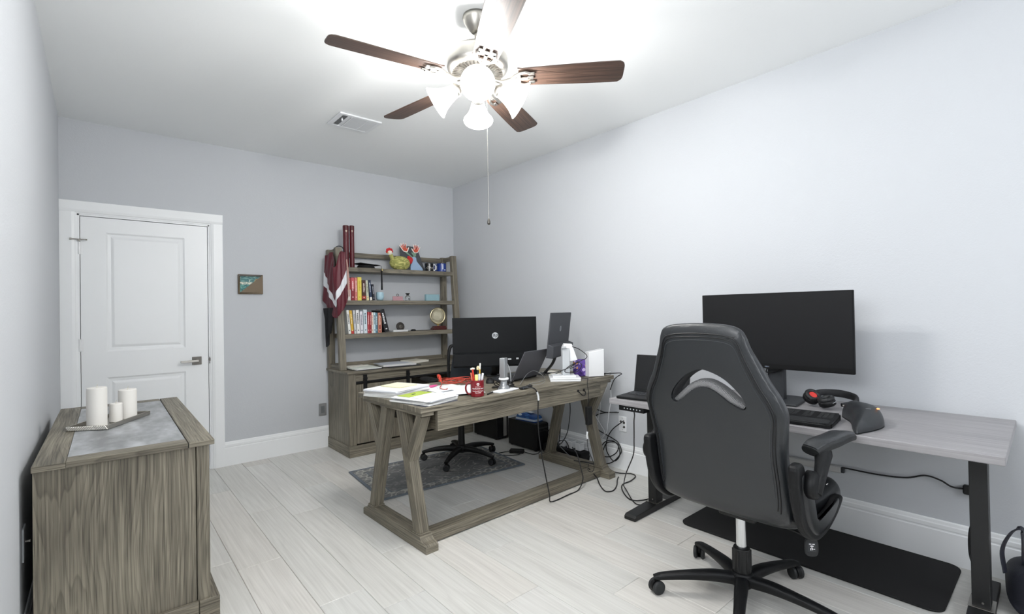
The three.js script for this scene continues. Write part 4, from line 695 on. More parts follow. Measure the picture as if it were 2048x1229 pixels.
// ---------------------------------------------------------------- screens and laptop on the trestle desk
function logoDisc(r, back, ink) {
  const t = canvasTex(256, 256, (x, w) => { x.fillStyle = back; x.fillRect(0, 0, w, w); x.fillStyle = ink; x.font = 'bold italic 170px sans-serif'; x.textAlign = 'center'; x.textBaseline = 'middle'; x.fillText('hp', 126, 116); });
  return [new THREE.CircleGeometry(r, 40), S('#ffffff', 0.4, { map: t })];
}
function backMonitor(name, label, L, R, y0, y1, tilt, logo, shade, spec) {
  // L, R: the ends of the panel seen from behind; local +z looks out of the back
  const a = V(L[0], 0, L[1]), b = V(R[0], 0, R[1]), w = a.distanceTo(b), h = y1 - y0, c = a.clone().add(b).multiplyScalar(0.5), d = b.clone().sub(a);
  const o = thing(name, label, 'monitor', [c.x, DESK.h + 0.0005, c.z], -Math.atan2(d.z, d.x));
  const up = y0 - DESK.h, T = (g) => g.rotateX(tilt).translate(0, up + h * 0.3, 0), bx = h * 0.27;
  const dk = S(shade, 0.6, { specularIntensity: spec });
  M('screen_shell', T(B(w, h * 0.76, 0.011, 0, h * 0.32, 0, 0.003, 2)), dk, o);
  M('rear_box', T(ext([[-0.0055, -h * 0.3], [0.045, -h * 0.29], [0.05, -h * 0.26], [0.046, -h * 0.03], [0.006, -0.0], [-0.0055, 0]], w * 0.995, 0.004).rotateY(Math.PI / 2).scale(1, 1, 1).applyMatrix4(new THREE.Matrix4().makeScale(-1, 1, -1))), dk, o);
  M('screen', T(new THREE.PlaneGeometry(w - 0.012, h - 0.04).rotateY(Math.PI).translate(0, h * 0.21, -0.0062)), S('#050506', 0.2), o);
  const [cg, cm] = logoDisc(h * 0.063, logo[0], logo[1]);
  M('logo', T(cg.translate(0, h * 0.33, 0.0062)), cm, o);
  M('port', [T(B(0.02, 0.01, 0.008, 0.05, -h * 0.16, 0.049, 0.001)), T(B(0.026, 0.012, 0.008, 0.1, -h * 0.15, 0.049, 0.001)), T(B(0.018, 0.012, 0.008, 0.16, -h * 0.14, 0.049, 0.001))], mat.greyPlastic, o);
  M('stand_neck', sweep([[0, up + h * 0.12, -0.012], [0, up * 0.6, -0.05], [0, 0.01, -0.12]], [[0.05, 0.02], [0.045, 0.018], [0.05, 0.02]], [1, 0, 0]), mat.plasticDark, o);
  M('stand_base', B(0.12, 0.01, 0.1, 0, 0.005, -0.12, 0.004, 2), mat.plasticDark, o);
  return o;
}
backMonitor('desk_monitor', 'black monitor seen square from behind with a round silver logo', [2.0, -3.02], [2.552, -2.69], 0.862, 1.236, -0.02, ['#aeb2b6', '#1b1c1e'], '#101214', 0.35);
backMonitor('desk_monitor', 'grey-lit monitor turned nearly edge-on behind the white power blocks', [2.493, -2.51], [2.957, -2.739], 0.927, 1.2635, 0.12, ['#85888e', '#55585e'], '#3b3d42', 1);  // paler shell and logo colours paint in the light its back catches
{
  const o = thing('laptop', 'open dark grey laptop with its lid back to the room, on the wooden desk', 'laptop', [2.3815, DESK.h + 0.0005, -2.6445], 0.274);
  // local: hinge along x, lid leans to +z, keyboard lies to -z
  const w = 0.352;
  M('laptop_base', B(w, 0.014, 0.22, 0, 0.007, -0.11, 0.005, 2), mat.plasticGrey, o);
  M('keyboard_deck', B(w - 0.04, 0.002, 0.1, 0, 0.0148, -0.09, 0.0008), mat.plasticDark, o);
  const lid = M('lid', B(w, 0.235, 0.006, 0, 0.1175, 0, 0.0028, 2).rotateX(0.5).translate(0, 0.012, 0.002), S('#55565c', 0.5), o);
  M('display', new THREE.PlaneGeometry(w - 0.014, 0.21).rotateY(Math.PI).translate(0, 0.12, -0.0036).rotateX(0.5).translate(0, 0.012, 0.002), S('#070708', 0.2), lid);
  M('hinge', cyl(0.0065, 0.0065, w - 0.06, 0, 0, 0, 12).rotateZ(Math.PI / 2).translate(0, 0.011, 0.003), mat.plasticDark, o);
}
// ---------------------------------------------------------------- paperwork and small things on the desk
{
  const y = DESK.h + 0.0004, pp = mat.paper;
  sheetStack('paper_stack', 'tall stack of white papers with a cream pad at the left end of desk', 'papers', [1.415, y, -2.765], 0.32, 0.3, 0.27, [['sheets', 0.014, pp, 0, 0, 0.06], ['sheets', 0.014, pp, 0.004, -0.006, -0.04], ['sheets', 0.012, S('#e7e9ee', 0.75), -0.003, 0.0, 0.02], ['sheet', 0.0012, pp, 0.006, 0, 0.07]]);
  sheetStack('notepad', 'cream yellow pad lying on the tall paper stack', 'notepad', [1.44, y + 0.0432, -2.795], 0.3, 0.15, 0.17, [['pad', 0.005, S('#eeeac4', 0.75), 0, 0, 0], ['sheet', 0.0008, S('#f2efd2', 0.75), 0.002, 0.001, 0.05]]);
  sheetStack('paper_stack', 'lower fanned stack of white papers at the near left corner of desk', 'papers', [1.405, y, -2.43], 0.22, 0.24, 0.3, [['sheet', 0.0012, S('#4c4f5a', 0.6), -0.004, 0.012, -0.05], ['sheets', 0.008, pp, 0, 0, 0.05], ['sheets', 0.008, pp, 0.02, -0.01, -0.12], ['sheets', 0.006, S('#e4e7ec', 0.75), 0.01, 0.0, 0.1], ['sheet', 0.0012, pp, -0.004, 0.008, 0.02]]);
  const card = thing('brochure', 'half lime green half white card on the near paper stack', 'brochure', [1.412, y + 0.0274, -2.46], 0.3);
  M('card', B(0.19, 0.0012, 0.21, 0, 0.0006, 0, 0), S('#f3f4f2', 0.6), card);
  M('green_panel', B(0.19, 0.0012, 0.1, 0, 0.0014, -0.054, 0), S('#a9bd4e', 0.6), card);
  M('motif', ext(smooth([[-0.018, 0], [0, 0.007], [0.018, 0], [0, -0.007]], 20), 0.0008).rotateX(-Math.PI / 2).translate(-0.01, 0.0024, -0.055), S('#3f5030', 0.6), card);
  sheetStack('paper_stack', 'loose white papers between the two stacks and the maroon mug', 'papers', [1.715, y, -2.6], -0.2, 0.25, 0.34, [['sheets', 0.005, pp, 0, 0, 0.03], ['sheets', 0.005, pp, -0.02, -0.03, 0.12], ['sheet', 0.0012, S('#e9ebef', 0.75), 0.03, 0.05, -0.2], ['strip', 0.0012, S('#7b8187', 0.7), -0.06, 0.07, 0.4, 0.35, 0.06]]);
  const pink = thing('sticky_note', 'bright pink oval paper tag lying on the loose papers', 'note', [1.672, y + 0.0142, -2.785], 0.5);
  M('note', ext(smooth([[-0.06, 0], [-0.03, 0.024], [0.03, 0.024], [0.06, 0.008], [0.06, -0.008], [0.03, -0.024], [-0.03, -0.024]], 36), 0.0012).rotateX(-Math.PI / 2), S('#e8559b', 0.6), pink);
  const red = thing('lanyard_cord', 'tangled red-orange cord with an upright loop behind the maroon mug', 'cord', [0, 0, 0]);
  const pts = []; for (let i = 0; i < 46; i++) { const a = i * 0.92; pts.push([1.905 + 0.12 * Math.cos(a) * (0.6 + 0.4 * Math.sin(i * 0.37)) + 0.02 * Math.sin(i), y + 0.006 + 0.034 * Math.abs(Math.sin(i * 0.61)), -2.82 - 0.09 * Math.sin(a * 0.97 + 0.4) * (0.6 + 0.4 * Math.cos(i * 0.53))]); }
  M('cord', tube(pts, 0.0026, 420, 6), mat.redCord, red);
  M('cord_loop', tube([[1.69, y + 0.016, -2.62], [1.66, y + 0.018, -2.585], [1.645, y + 0.018, -2.6], [1.66, y + 0.02, -2.66], [1.72, y + 0.028, -2.735], [1.735, y + 0.075, -2.77], [1.72, y + 0.088, -2.78], [1.712, y + 0.07, -2.77], [1.75, y + 0.03, -2.77], [1.83, y + 0.012, -2.8]], 0.0026, 80, 6), mat.redCord, red);
  M('cord_tab', tube([[1.7315, y + 0.04, -2.765], [1.728, y + 0.07, -2.775], [1.7225, y + 0.086, -2.78]], 0.0062, 12, 8), S('#d2452f', 0.45), red);

  // maroon mug with pens
  const print = canvasTex(512, 384, (x, w, h) => {
    x.fillStyle = '#7d1e26'; x.fillRect(0, 0, w, h); x.fillStyle = '#f2ecea'; x.textAlign = 'center';
    x.fillRect(214, 44, 84, 18); x.fillRect(247, 44, 18, 66); x.fillRect(230, 100, 52, 14); x.fillRect(206, 62, 14, 26); x.fillRect(292, 62, 14, 26); x.fillRect(218, 78, 18, 12); x.fillRect(276, 78, 18, 12);
    x.fillRect(150, 140, 212, 7); x.font = 'bold 44px sans-serif'; x.fillText('Mays Business School', 256, 206); x.font = 'bold 38px sans-serif'; x.fillText('Executive MBA Program', 256, 268); x.fillText('Class of 2021', 256, 312);
  });
  const mugAt = [1.712, y, -2.327], mg = mug('pen_mug', 'maroon mug with white crest and lettering holding pens on the wooden desk', mugAt, 0, 0.0405, 0.097, S('#7d1e26', 0.25), null);
  const hd = mg.children.find((c) => c.name === 'handle'); hd.rotation.y = 2.35 + 0.45;
  const face = Math.atan2(0 - mugAt[0], 0 - mugAt[2]) + 0.12;
  const pg = new THREE.CylinderGeometry(0.0411, 0.0411, 0.086, 32, 1, true, -1.0, 2.0).translate(0, 0.049, 0); const pm = M('lettering', pg, S('#ffffff', 0.25, { map: print }), mg); pm.rotation.y = face;
  const back = canvasTex(64, 64, (x, w) => { x.fillStyle = '#e9e2de'; x.fillRect(0, 0, w, w); x.fillStyle = '#55161f'; x.beginPath(); x.arc(32, 38, 9, 0, 7); x.fill(); });
  const pen = (label, dx, dz, tx, tz, len, r, color, cap, top) => {
    const q = thing('pen', label, 'pen', [mugAt[0] + dx, y + 0.009, mugAt[2] + dz], 0, null);
    const dir = V(tx, 1, tz).normalize(), rot = new THREE.Quaternion().setFromUnitVectors(V(0, 1, 0), dir), put = (m) => { m.quaternion.copy(rot); return m; };
    put(M('barrel', lathe([[0, 0], [r * 0.4, 0.004], [r, 0.018], [r, len], [r * 0.8, len + 0.002], [0, len + 0.002]], 12), S(color, 0.4), q));
    if (cap) put(M('cap', lathe([[r * 1.05, len - 0.03], [r * 1.2, len - 0.028], [r * 1.15, len + 0.006], [0, len + 0.008]], 12), S(cap, 0.4), q));
    if (top) put(M('topper', top(len), S('#e9e3d2', 0.5), q));
    return q;
  };
  // camera right on the desk is (0.76, 0.65) in x, z
  const cr = (k, f = 0) => [0.76 * k - 0.65 * f, 0.65 * k + 0.76 * f];
  const puff = (l) => join([-1, 0, 1].map((s) => new THREE.SphereGeometry(0.0062, 10, 8).translate(s * 0.0062, l + 0.006 + (s ? 0 : 0.002), s * 0.005)));
  const plist = [
    ['salmon pencil at the left rim of the maroon mug', -0.024, 0.004, -0.14, 0.13, 0.0042, '#d9775a', null, null],
    ['red pencil with a small white flower topper in the maroon mug', -0.015, 0.0, -0.1, 0.148, 0.0055, '#c92f22', null, puff],
    ['yellow highlighter in the maroon mug', -0.002, 0.012, -0.02, 0.113, 0.0085, '#f0df6a', '#f3e58a', null],
    ['thin dark grey pen behind the highlighter', 0.002, -0.012, 0.03, 0.135, 0.004, '#55585c', null, null],
    ['tall yellow pencil with white eraser and a flower charm in mug', 0.011, -0.004, 0.06, 0.18, 0.004, '#e3b53c', '#e9e6de', null],
    ['silver pen at the middle right of the maroon mug', 0.013, 0.014, 0.05, 0.118, 0.006, '#b9bcc2', '#d5d8dd', null],
    ['white pen leaning at the right rim of the maroon mug', 0.02, 0.008, 0.16, 0.122, 0.0055, '#d7dae0', '#eceef2', null],
    ['grey green pen between the silver pen and the highlighter', 0.008, 0.004, 0.04, 0.116, 0.0055, '#6d7672', '#aab2b8', null],
  ];
  for (const [lab, k, f, t, len, r, c, cap, top] of plist) { const p = cr(k * 0.75, f * 0.7), q = cr(t); pen(lab, p[0], p[1], q[0], q[1], len, r, c, cap, top); }
  const charm = scene.children.find((c) => c.userData.label === plist[4][0]);
  M('flower_charm', [0, 1, 2, 3, 4].map((i) => new THREE.SphereGeometry(0.006, 10, 8).translate(0.0075 * Math.cos(i * 1.2566), 0.0075 * Math.sin(i * 1.2566), 0)).concat(new THREE.SphereGeometry(0.005, 10, 8).translate(0, 0, 0.004)).map((g) => g.rotateY(0.4).translate(-0.006, 0.158, 0.004)), S('#e6d7a8', 0.5), charm);

  const ms = thing('computer_mouse', 'black computer mouse lying behind the maroon mug', 'mouse', [2.1, y, -2.70], 0.9);
  M('mouse_shell', pillow(smooth([[-0.055, 0], [-0.045, 0.026], [0, 0.03], [0.045, 0.026], [0.057, 0], [0.045, -0.026], [0, -0.03], [-0.045, -0.026]], 44), [0, 0], dome(0.034, 2.4), () => 0).rotateX(-Math.PI / 2), mat.plastic, ms);
  M('scroll_wheel', cyl(0.008, 0.008, 0.006, 0, 0, 0, 14).rotateX(Math.PI / 2).translate(-0.032, 0.026, 0), mat.plasticLow, ms);

  const hub = thing('docking_hub', 'upright silver docking hub on a clear round foot', 'docking hub', [1.972, y, -2.392], 0.55);
  M('hub_body', B(0.06, 0.128, 0.036, 0, 0.141, 0, 0.005, 3), metal('#c3c6c8', 0.35), hub);
  M('hub_collar', lathe([[0, 0.064], [0.03, 0.064], [0.033, 0.068], [0.033, 0.074], [0.03, 0.077], [0, 0.077]], 28), mat.whiteGloss, hub);
  M('hub_foot', lathe([[0, 0.001], [0.042, 0.001], [0.044, 0.005], [0.036, 0.02], [0.024, 0.034], [0.022, 0.064], [0, 0.064]], 32), metal('#a9abad', 0.22), hub);
  const note = thing('white_notebook', 'thin white notebook edge lying flat right of the maroon mug', 'notebook', [1.945, y, -2.345], 0.24);
  M('cover', B(0.195, 0.009, 0.075, 0, 0.0045, 0.0, 0.003, 2), mat.white, note); M('notebook_pages', B(0.19, 0.005, 0.07, -0.001, 0.0045, -0.0045, 0.001), mat.paper, note);
  const sty = thing('stylus_pen', 'short black pen between the maroon mug and the white notebook', 'pen', [1.82, y + 0.005, -2.335], 0.5);
  M('barrel', lathe([[0, -0.05], [0.002, -0.046], [0.0045, -0.036], [0.0045, 0.05], [0, 0.052]], 12).rotateZ(Math.PI / 2), mat.plasticDark, sty);

  const coil = thing('cable_coil', 'coiled black cable heaped around the silver hub foot', 'cable', [0, 0, 0]);
  const cp = []; for (let i = 0; i < 40; i++) { const a = i * 0.8; cp.push([2.0 + 0.055 * Math.cos(a) + 0.01 * Math.sin(i * 1.7) - (i > 30 ? (i - 30) * 0.001 : 0), y + 0.004 + 0.05 * Math.abs(Math.sin(i * 0.43)) * (i < 26 ? 1 : 0.3), -2.425 + 0.05 * Math.sin(a * 1.02) + 0.012 * Math.cos(i)]); }
  cp.push([2.06, y + 0.006, -2.35], [2.09, y + 0.008, -2.31]);
  M('cable', tube(cp, 0.0032, 360, 6), mat.cord, coil);
  const ad = thing('cable_adapter', 'small black and grey cable adapter at the front edge of desk', 'adapter', [2.075, y, -2.312], 0.3);
  M('adapter_body', B(0.06, 0.016, 0.03, 0, 0.008, 0, 0.005, 2), mat.plasticGrey, ad); M('adapter_plug', [B(0.05, 0.018, 0.026, 0.06, 0.0095, 0.003, 0.006, 2), B(0.02, 0.008, 0.012, -0.038, 0.008, 0, 0.002)], mat.cord, ad);
  const thin = thing('thin_cable', 'thin grey cable looping on the desk in front of the laptop', 'cable', [0, 0, 0]);
  M('cable', tube([[2.16, y + 0.003, -2.45], [2.25, y + 0.02, -2.52], [2.36, y + 0.05, -2.585], [2.44, y + 0.06, -2.6], [2.47, y + 0.03, -2.55], [2.44, y + 0.004, -2.49], [2.35, y + 0.003, -2.46], [2.25, y + 0.003, -2.44], [2.2, y + 0.003, -2.4], [2.28, y + 0.003, -2.37], [2.37, y + 0.006, -2.42]], 0.0016, 90, 6), mat.greyCord, thin);
  const pb = thing('paper_sheets', 'cream papers lying behind the white boxes on the desk', 'papers', [2.73, y, -2.735], 0.02);
  M('sheets', [B(0.26, 0.004, 0.19, 0, 0.002, 0, 0.001), B(0.22, 0.003, 0.16, 0.02, 0.0057, 0.0, 0.001).rotateY(0.12)], S('#e6e2d6', 0.8), pb);

  // white boxes and network gear at the right end of the desk
  const bx = thing('white_box', 'flat white box with a lid line at the right front of desk', 'box', [2.552, y, -2.405], -0.72);
  M('box_base', B(0.215, 0.014, 0.17, 0, 0.007, 0, 0.002), mat.white, bx); M('box_lid', B(0.219, 0.011, 0.174, 0, 0.02, 0, 0.002), mat.whiteGloss, bx);
  const bx2 = thing('white_box', 'smaller thin white box stacked on the flat white box', 'box', [2.552, y + 0.0262, -2.415], -0.7);
  M('box_base', B(0.165, 0.006, 0.13, 0, 0.003, 0, 0.0015), mat.white, bx2); M('box_lid', B(0.167, 0.004, 0.132, 0, 0.008, 0, 0.0015), mat.white, bx2);
  const tw = thing('power_station', 'white upright charger block with a slanted back standing on the white boxes', 'charger', [2.57, y + 0.0366, -2.405], -0.6);
  M('block_front', ext([[-0.03, 0], [0.024, 0], [0.024, 0.188], [-0.03, 0.192]], 0.05, 0.003), mat.greyPlastic, tw);
  M('block_wing', ext([[0.025, 0.1], [0.04, 0.098], [0.085, 0.104], [0.045, 0.222], [-0.01, 0.226], [-0.026, 0.1935], [0.025, 0.1895]], 0.045, 0.003).translate(0, 0, -0.012), mat.whiteGloss, tw);
  M('plug', B(0.034, 0.016, 0.018, -0.02, 0.2, 0.03, 0.004, 2), S('#b7babd', 0.4), tw);
  const bag = thing('snack_bag', 'purple and orange snack packet standing between the white blocks', 'packet', [2.765, y, -2.445], -0.7);
  const bagTex = canvasTex(128, 128, (x, w) => { x.fillStyle = '#5a3d92'; x.fillRect(0, 0, w, w); for (let i = 0; i < 26; i++) { x.fillStyle = ['#7a5fb4', '#e2a25a', '#3f2a70', '#cdbfe6', '#8f78c4'][i % 5]; x.beginPath(); x.ellipse(rnd() * w, rnd() * w, 5 + rnd() * 16, 4 + rnd() * 9, rnd() * 3, 0, 7); x.fill(); } });
  const bagG = pillow(smooth(rrect(0.1, 0.125, 0.01), 44), [0, 0], dome(0.02, 3), dome(0.02, 3)); { const p = bagG.attributes.position, u = bagG.attributes.uv; for (let i = 0; i < p.count; i++) u.setXY(i, p.getX(i) / 0.1 + 0.5, p.getY(i) / 0.125 + 0.5); }
  M('packet', bagG.translate(0, 0.064, 0), S('#ffffff', 0.3, { map: bagTex }), bag); M('packet_seam', [B(0.1, 0.008, 0.003, 0, 0.128, 0, 0.001), B(0.098, 0.006, 0.003, 0, 0.0035, 0, 0.001)], S('#4c3480', 0.35), bag);
  const wr = thing('wifi_router', 'tall white router box with a sloping top at the right end of desk', 'router', [2.835, y, -2.36], -0.38);
  M('router_shell', ext([[-0.062, 0.004], [0.064, 0.004], [0.066, 0.207], [-0.062, 0.188]], 0.066, 0.004, [], 3), mat.whiteGloss, wr); M('router_foot', B(0.12, 0.006, 0.058, 0, 0.003, 0, 0.002), mat.plasticGrey, wr);
  M('port_plug', B(0.024, 0.012, 0.016, 0.078, 0.016, 0.0, 0.003), mat.plasticDark, wr);
}

// ---------------------------------------------------------------- computers and power gear under the wooden desk
{
  const o = thing('computer_tower', 'small black computer tower against the wall below the blue packet', 'computer', [2.99, 0, -3.18]);
  M('case', BB(0, 0.15, 0.008, 0.25, -0.39, 0, 0.006, 2), mat.plasticDark, o);
  M('front_bezel', BB(0.004, 0.146, 0.012, 0.246, 0, 0.012, 0.004, 2), mat.plastic, o);
  M('drive_slot', [BB(0.02, 0.13, 0.205, 0.218, 0.008, 0.014, 0.001), BB(0.02, 0.13, 0.18, 0.184, 0.008, 0.0135, 0.001)], mat.plasticGrey, o);
  M('foot', [[0.02, -0.03], [0.13, -0.03], [0.02, -0.36], [0.13, -0.36]].map(([x, z]) => cyl(0.012, 0.012, 0.01, x, 0.005, z, 12)), mat.plasticLow, o);
  const p = thing('computer_tower', 'second black tower with a silver front strip farther along the wall', 'computer', [2.985, 0, -3.745]);
  M('case', BB(0, 0.155, 0.008, 0.255, -0.38, 0, 0.006, 2), mat.plasticDark, p);
  M('front_bezel', BB(0.004, 0.075, 0.012, 0.25, 0, 0.012, 0.004, 2), mat.plastic, p);
  M('silver_strip', BB(0.078, 0.118, 0.03, 0.25, 0, 0.014, 0.003, 2), mat.nickel, p);
  M('foot', [[0.02, -0.03], [0.13, -0.03], [0.02, -0.34], [0.13, -0.34]].map(([x, z]) => cyl(0.012, 0.012, 0.01, x, 0.005, z, 12)), mat.plasticLow, p);
  const b = thing('wipes_packet', 'blue and white soft packet lying on the nearer black tower', 'packet', [3.07, 0.2505, -3.36], 0.1);
  const bt = canvasTex(128, 128, (x, w) => { x.fillStyle = '#1f4f93'; x.fillRect(0, 0, w, w); x.fillStyle = '#c9d6e6'; x.fillRect(0, 78, w, 26); x.fillStyle = '#3b74b8'; for (let i = 0; i < 14; i++) x.fillRect(rnd() * w, rnd() * 70, 20, 10); x.fillStyle = '#dfe7f0'; x.beginPath(); x.arc(30, 40, 13, 0, 7); x.fill(); });
  const pk = pillow(smooth(rrect(0.12, 0.25, 0.02), 44), [0, 0], (s, x, y) => (0.07 + 0.012 * Math.sin(y * 30)) * Math.pow(Math.max(0, 1 - Math.pow(s, 4)), 0.45), () => 0).rotateX(-Math.PI / 2); { const q = pk.attributes.position, u = pk.attributes.uv; for (let i = 0; i < q.count; i++) u.setXY(i, q.getZ(i) / 0.25 + 0.5, q.getY(i) / 0.09 + 0.1); }
  M('packet', pk, S('#ffffff', 0.35, { map: bt }), b); M('packet_flap', B(0.05, 0.004, 0.08, 0, 0.0765, 0.01, 0.002), S('#e6ebf1', 0.4), b);
  const br = thing('power_brick', 'flat black power brick with a looped cord on the floor by the tower', 'power adapter', [2.852, 0, -3.29], 0.62);
  M('brick', B(0.055, 0.032, 0.13, 0, 0.0165, 0, 0.007, 2), mat.plasticDark, br);
  M('cord', tube([[-0.01, 0.014, -0.065], [-0.02, 0.006, -0.12], [-0.06, 0.005, -0.155], [-0.1, 0.005, -0.12], [-0.1, 0.005, -0.04], [-0.07, 0.005, 0.02], [-0.04, 0.005, 0.04]], 0.0036, 44, 7), mat.cord, br);
  M('cord', tube([[0.0, 0.014, 0.065], [-0.01, 0.005, 0.11], [-0.03, 0.005, 0.15], [-0.01, 0.005, 0.19], [0.06, 0.005, 0.2], [0.12, 0.005, 0.2]], 0.0032, 44, 7), mat.cord, br);
  const u = thing('battery_backup', 'long black battery backup unit with outlets on the floor behind the desk foot', 'battery backup', [3.085, 0, -2.9]);
  M('unit_case', BB(-0.055, 0.055, 0.002, 0.085, -0.24, 0.22, 0.012, 3), mat.plastic, u);
  for (let i = 0; i < 6; i++) M('socket', B(0.034, 0.004, 0.034, -0.022 + 0.044 * (i % 2), 0.0862, -0.16 + Math.floor(i / 2) * 0.08, 0.001), mat.plasticGrey, u);
  M('unit_rim', BB(-0.058, 0.058, 0.03, 0.05, -0.242, 0.222, 0.012, 2), mat.plasticDark, u);
  [[0.0, -0.03, 'left white plug adapter of the three on the battery backup'], [0.0, 0.06, 'middle white plug adapter on the battery backup'], [0.002, 0.15, 'right white plug adapter on the battery backup']].forEach(([x, z, lab]) => {
    const a = thing('plug_adapter', lab, 'adapter', [3.09 + x, 0.0885, -2.9 + z], 0, 'white plug adapters');
    M('adapter_body', B(0.06, 0.062, 0.056, 0, 0.032, 0, 0.006, 2), mat.white, a); M('adapter_lip', B(0.05, 0.004, 0.046, 0, 0.065, 0, 0.001), mat.greyPlastic, a);
  });
}
// ---------------------------------------------------------------- cables
const cable = (name, label, pts, r, m, extra) => { const o = thing(name, label, 'cable', [0, 0, 0]); M('cable', tube(pts, r, pts.length * 10, 7), m, o); if (extra) extra(o); return o; };
cable('display_cable', 'flat black cable hanging over the desk front edge and looping on the floor', [[2.06, 0.783, -2.3], [2.1, 0.786, -2.262], [2.131, 0.761, -2.256], [2.144, 0.705, -2.256], [2.141, 0.608, -2.256], [2.143, 0.511, -2.256], [2.165, 0.36, -2.256], [2.2, 0.2, -2.256], [2.235, 0.07, -2.26], [2.27, 0.006, -2.29], [2.316, 0.005, -2.278], [2.45, 0.005, -2.29], [2.56, 0.005, -2.30], [2.64, 0.05, -2.325], [2.68, 0.1, -2.37], [2.71, 0.2, -2.44], [2.69, 0.25, -2.47]], 0.0042, mat.cord, (o) => M('cable_tag', tube([[2.132, 0.757, -2.252], [2.141, 0.73, -2.2515], [2.1445, 0.702, -2.2515]], 0.0062, 8, 8), mat.whiteCord, o));
cable('charger_cable', 'thin black cord hanging in front of the right trestle leg with a black adapter', [[2.66, 0.782, -2.43], [2.69, 0.781, -2.31], [2.66, 0.778, -2.28], [2.645, 0.74, -2.27], [2.65, 0.69, -2.265], [2.64, 0.6, -2.262], [2.64, 0.52, -2.262], [2.628, 0.42, -2.262], [2.63, 0.3, -2.262], [2.69, 0.17, -2.262], [2.72, 0.1, -2.3], [2.74, 0.09, -2.36], [2.83, 0.1, -2.43]], 0.0026, mat.cord, (o) => {
  M('inline_adapter', B(0.05, 0.13, 0.03, 2.638, 0.527, -2.256, 0.006, 2), mat.plasticDark, o);
  M('cable_tag', tube([[2.622, 0.415, -2.2575], [2.617, 0.39, -2.257], [2.619, 0.365, -2.257]], 0.0065, 8, 8), mat.whiteCord, o);
});
cable('floor_cable', 'black cable looping on the floor before the right trestle foot', [[2.83, 0.066, -2.43], [2.8, 0.03, -2.33], [2.76, 0.005, -2.27], [2.70, 0.005, -2.19], [2.686, 0.005, -2.146], [2.735, 0.005, -2.128], [2.83, 0.005, -2.17], [2.93, 0.005, -2.24], [2.985, 0.005, -2.27]], 0.0042, mat.cord);
cable('floor_cable', 'long black cable running along the floor from the desk foot to the standing desk', [[2.85, 0.086, -2.6], [2.9, 0.083, -2.46], [3.0, 0.03, -2.38], [3.06, 0.006, -2.32], [3.112, 0.006, -2.25], [3.091, 0.006, -2.192], [2.986, 0.006, -2.158], [2.873, 0.006, -2.151], [2.778, 0.006, -2.08], [2.692, 0.006, -1.97], [2.70, 0.006, -1.91], [2.78, 0.012, -1.86], [2.86, 0.03, -1.85]], 0.0042, mat.cord);
cable('control_cable', 'black cord hanging from the standing desk control panel to the floor', [[2.38, 0.679, -1.69], [2.4, 0.65, -1.7], [2.45, 0.6, -1.74], [2.5, 0.473, -1.778], [2.52, 0.37, -1.8], [2.58, 0.22, -1.9], [2.74, 0.07, -2.04], [2.83, 0.01, -2.1], [2.80, 0.005, -2.06], [2.70, 0.005, -1.95], [2.65, 0.006, -1.87], [2.69, 0.008, -1.825]], 0.0036, mat.cord);
cable('coax_cable', 'coiled black coaxial cable hanging from the wall plate', [[3.152, 0.394, -2.335], [3.13, 0.385, -2.34], [3.115, 0.314, -2.423], [3.112, 0.224, -2.475], [3.112, 0.142, -2.482], [3.115, 0.08, -2.44], [3.115, 0.07, -2.40], [3.115, 0.12, -2.355], [3.12, 0.19, -2.365], [3.118, 0.225, -2.42], [3.116, 0.2, -2.5], [3.114, 0.12, -2.555], [3.112, 0.05, -2.55], [3.112, 0.025, -2.505], [3.118, 0.06, -2.42], [3.12, 0.149, -2.343], [3.12, 0.215, -2.365], [3.118, 0.246, -2.425], [3.112, 0.29, -2.56], [3.108, 0.348, -2.60], [3.108, 0.401, -2.584], [3.112, 0.437, -2.505], [3.12, 0.462, -2.375]], 0.0042, mat.cord);
cable('coax_cable', 'second loop of black coaxial cable against the baseboard below the wall plate', [[3.10, 0.475, -2.62], [3.1, 0.45, -2.5], [3.11, 0.458, -2.40], [3.122, 0.462, -2.36]], 0.0042, mat.cord);
cable('coax_cable', 'short crossing loop of black cable against the baseboard', [[3.12, 0.11, -2.53], [3.122, 0.19, -2.49], [3.124, 0.216, -2.42], [3.125, 0.2, -2.372], [3.126, 0.14, -2.39], [3.124, 0.09, -2.46], [3.12, 0.075, -2.55]], 0.0042, mat.cord);
cable('white_cable', 'white cable dropping from the router end of desk to the baseboard', [[2.96, 0.79, -2.35], [3.0, 0.796, -2.34], [3.04, 0.775, -2.37], [3.05, 0.744, -2.385], [3.06, 0.666, -2.388], [3.06, 0.567, -2.386], [3.06, 0.466, -2.408], [3.08, 0.361, -2.44], [3.1, 0.284, -2.472], [3.1, 0.15, -2.6], [3.09, 0.12, -2.7]], 0.0026, mat.whiteCord);
cable('white_cable', 'second thin white cable swaying beside the router end of desk', [[3.03, 0.76, -2.43], [3.045, 0.72, -2.43], [3.045, 0.66, -2.42], [3.05, 0.6, -2.45], [3.045, 0.557, -2.48], [3.05, 0.496, -2.485], [3.07, 0.42, -2.52], [3.08, 0.3, -2.56], [3.08, 0.18, -2.65], [3.07, 0.14, -2.73]], 0.0024, mat.whiteCord);
cable('white_cable', 'third white cable behind the right trestle leg', [[3.02, 0.5, -2.56], [3.05, 0.42, -2.54], [3.08, 0.34, -2.505], [3.1, 0.29, -2.49], [3.11, 0.24, -2.53], [3.1, 0.15, -2.68]], 0.0026, mat.whiteCord);
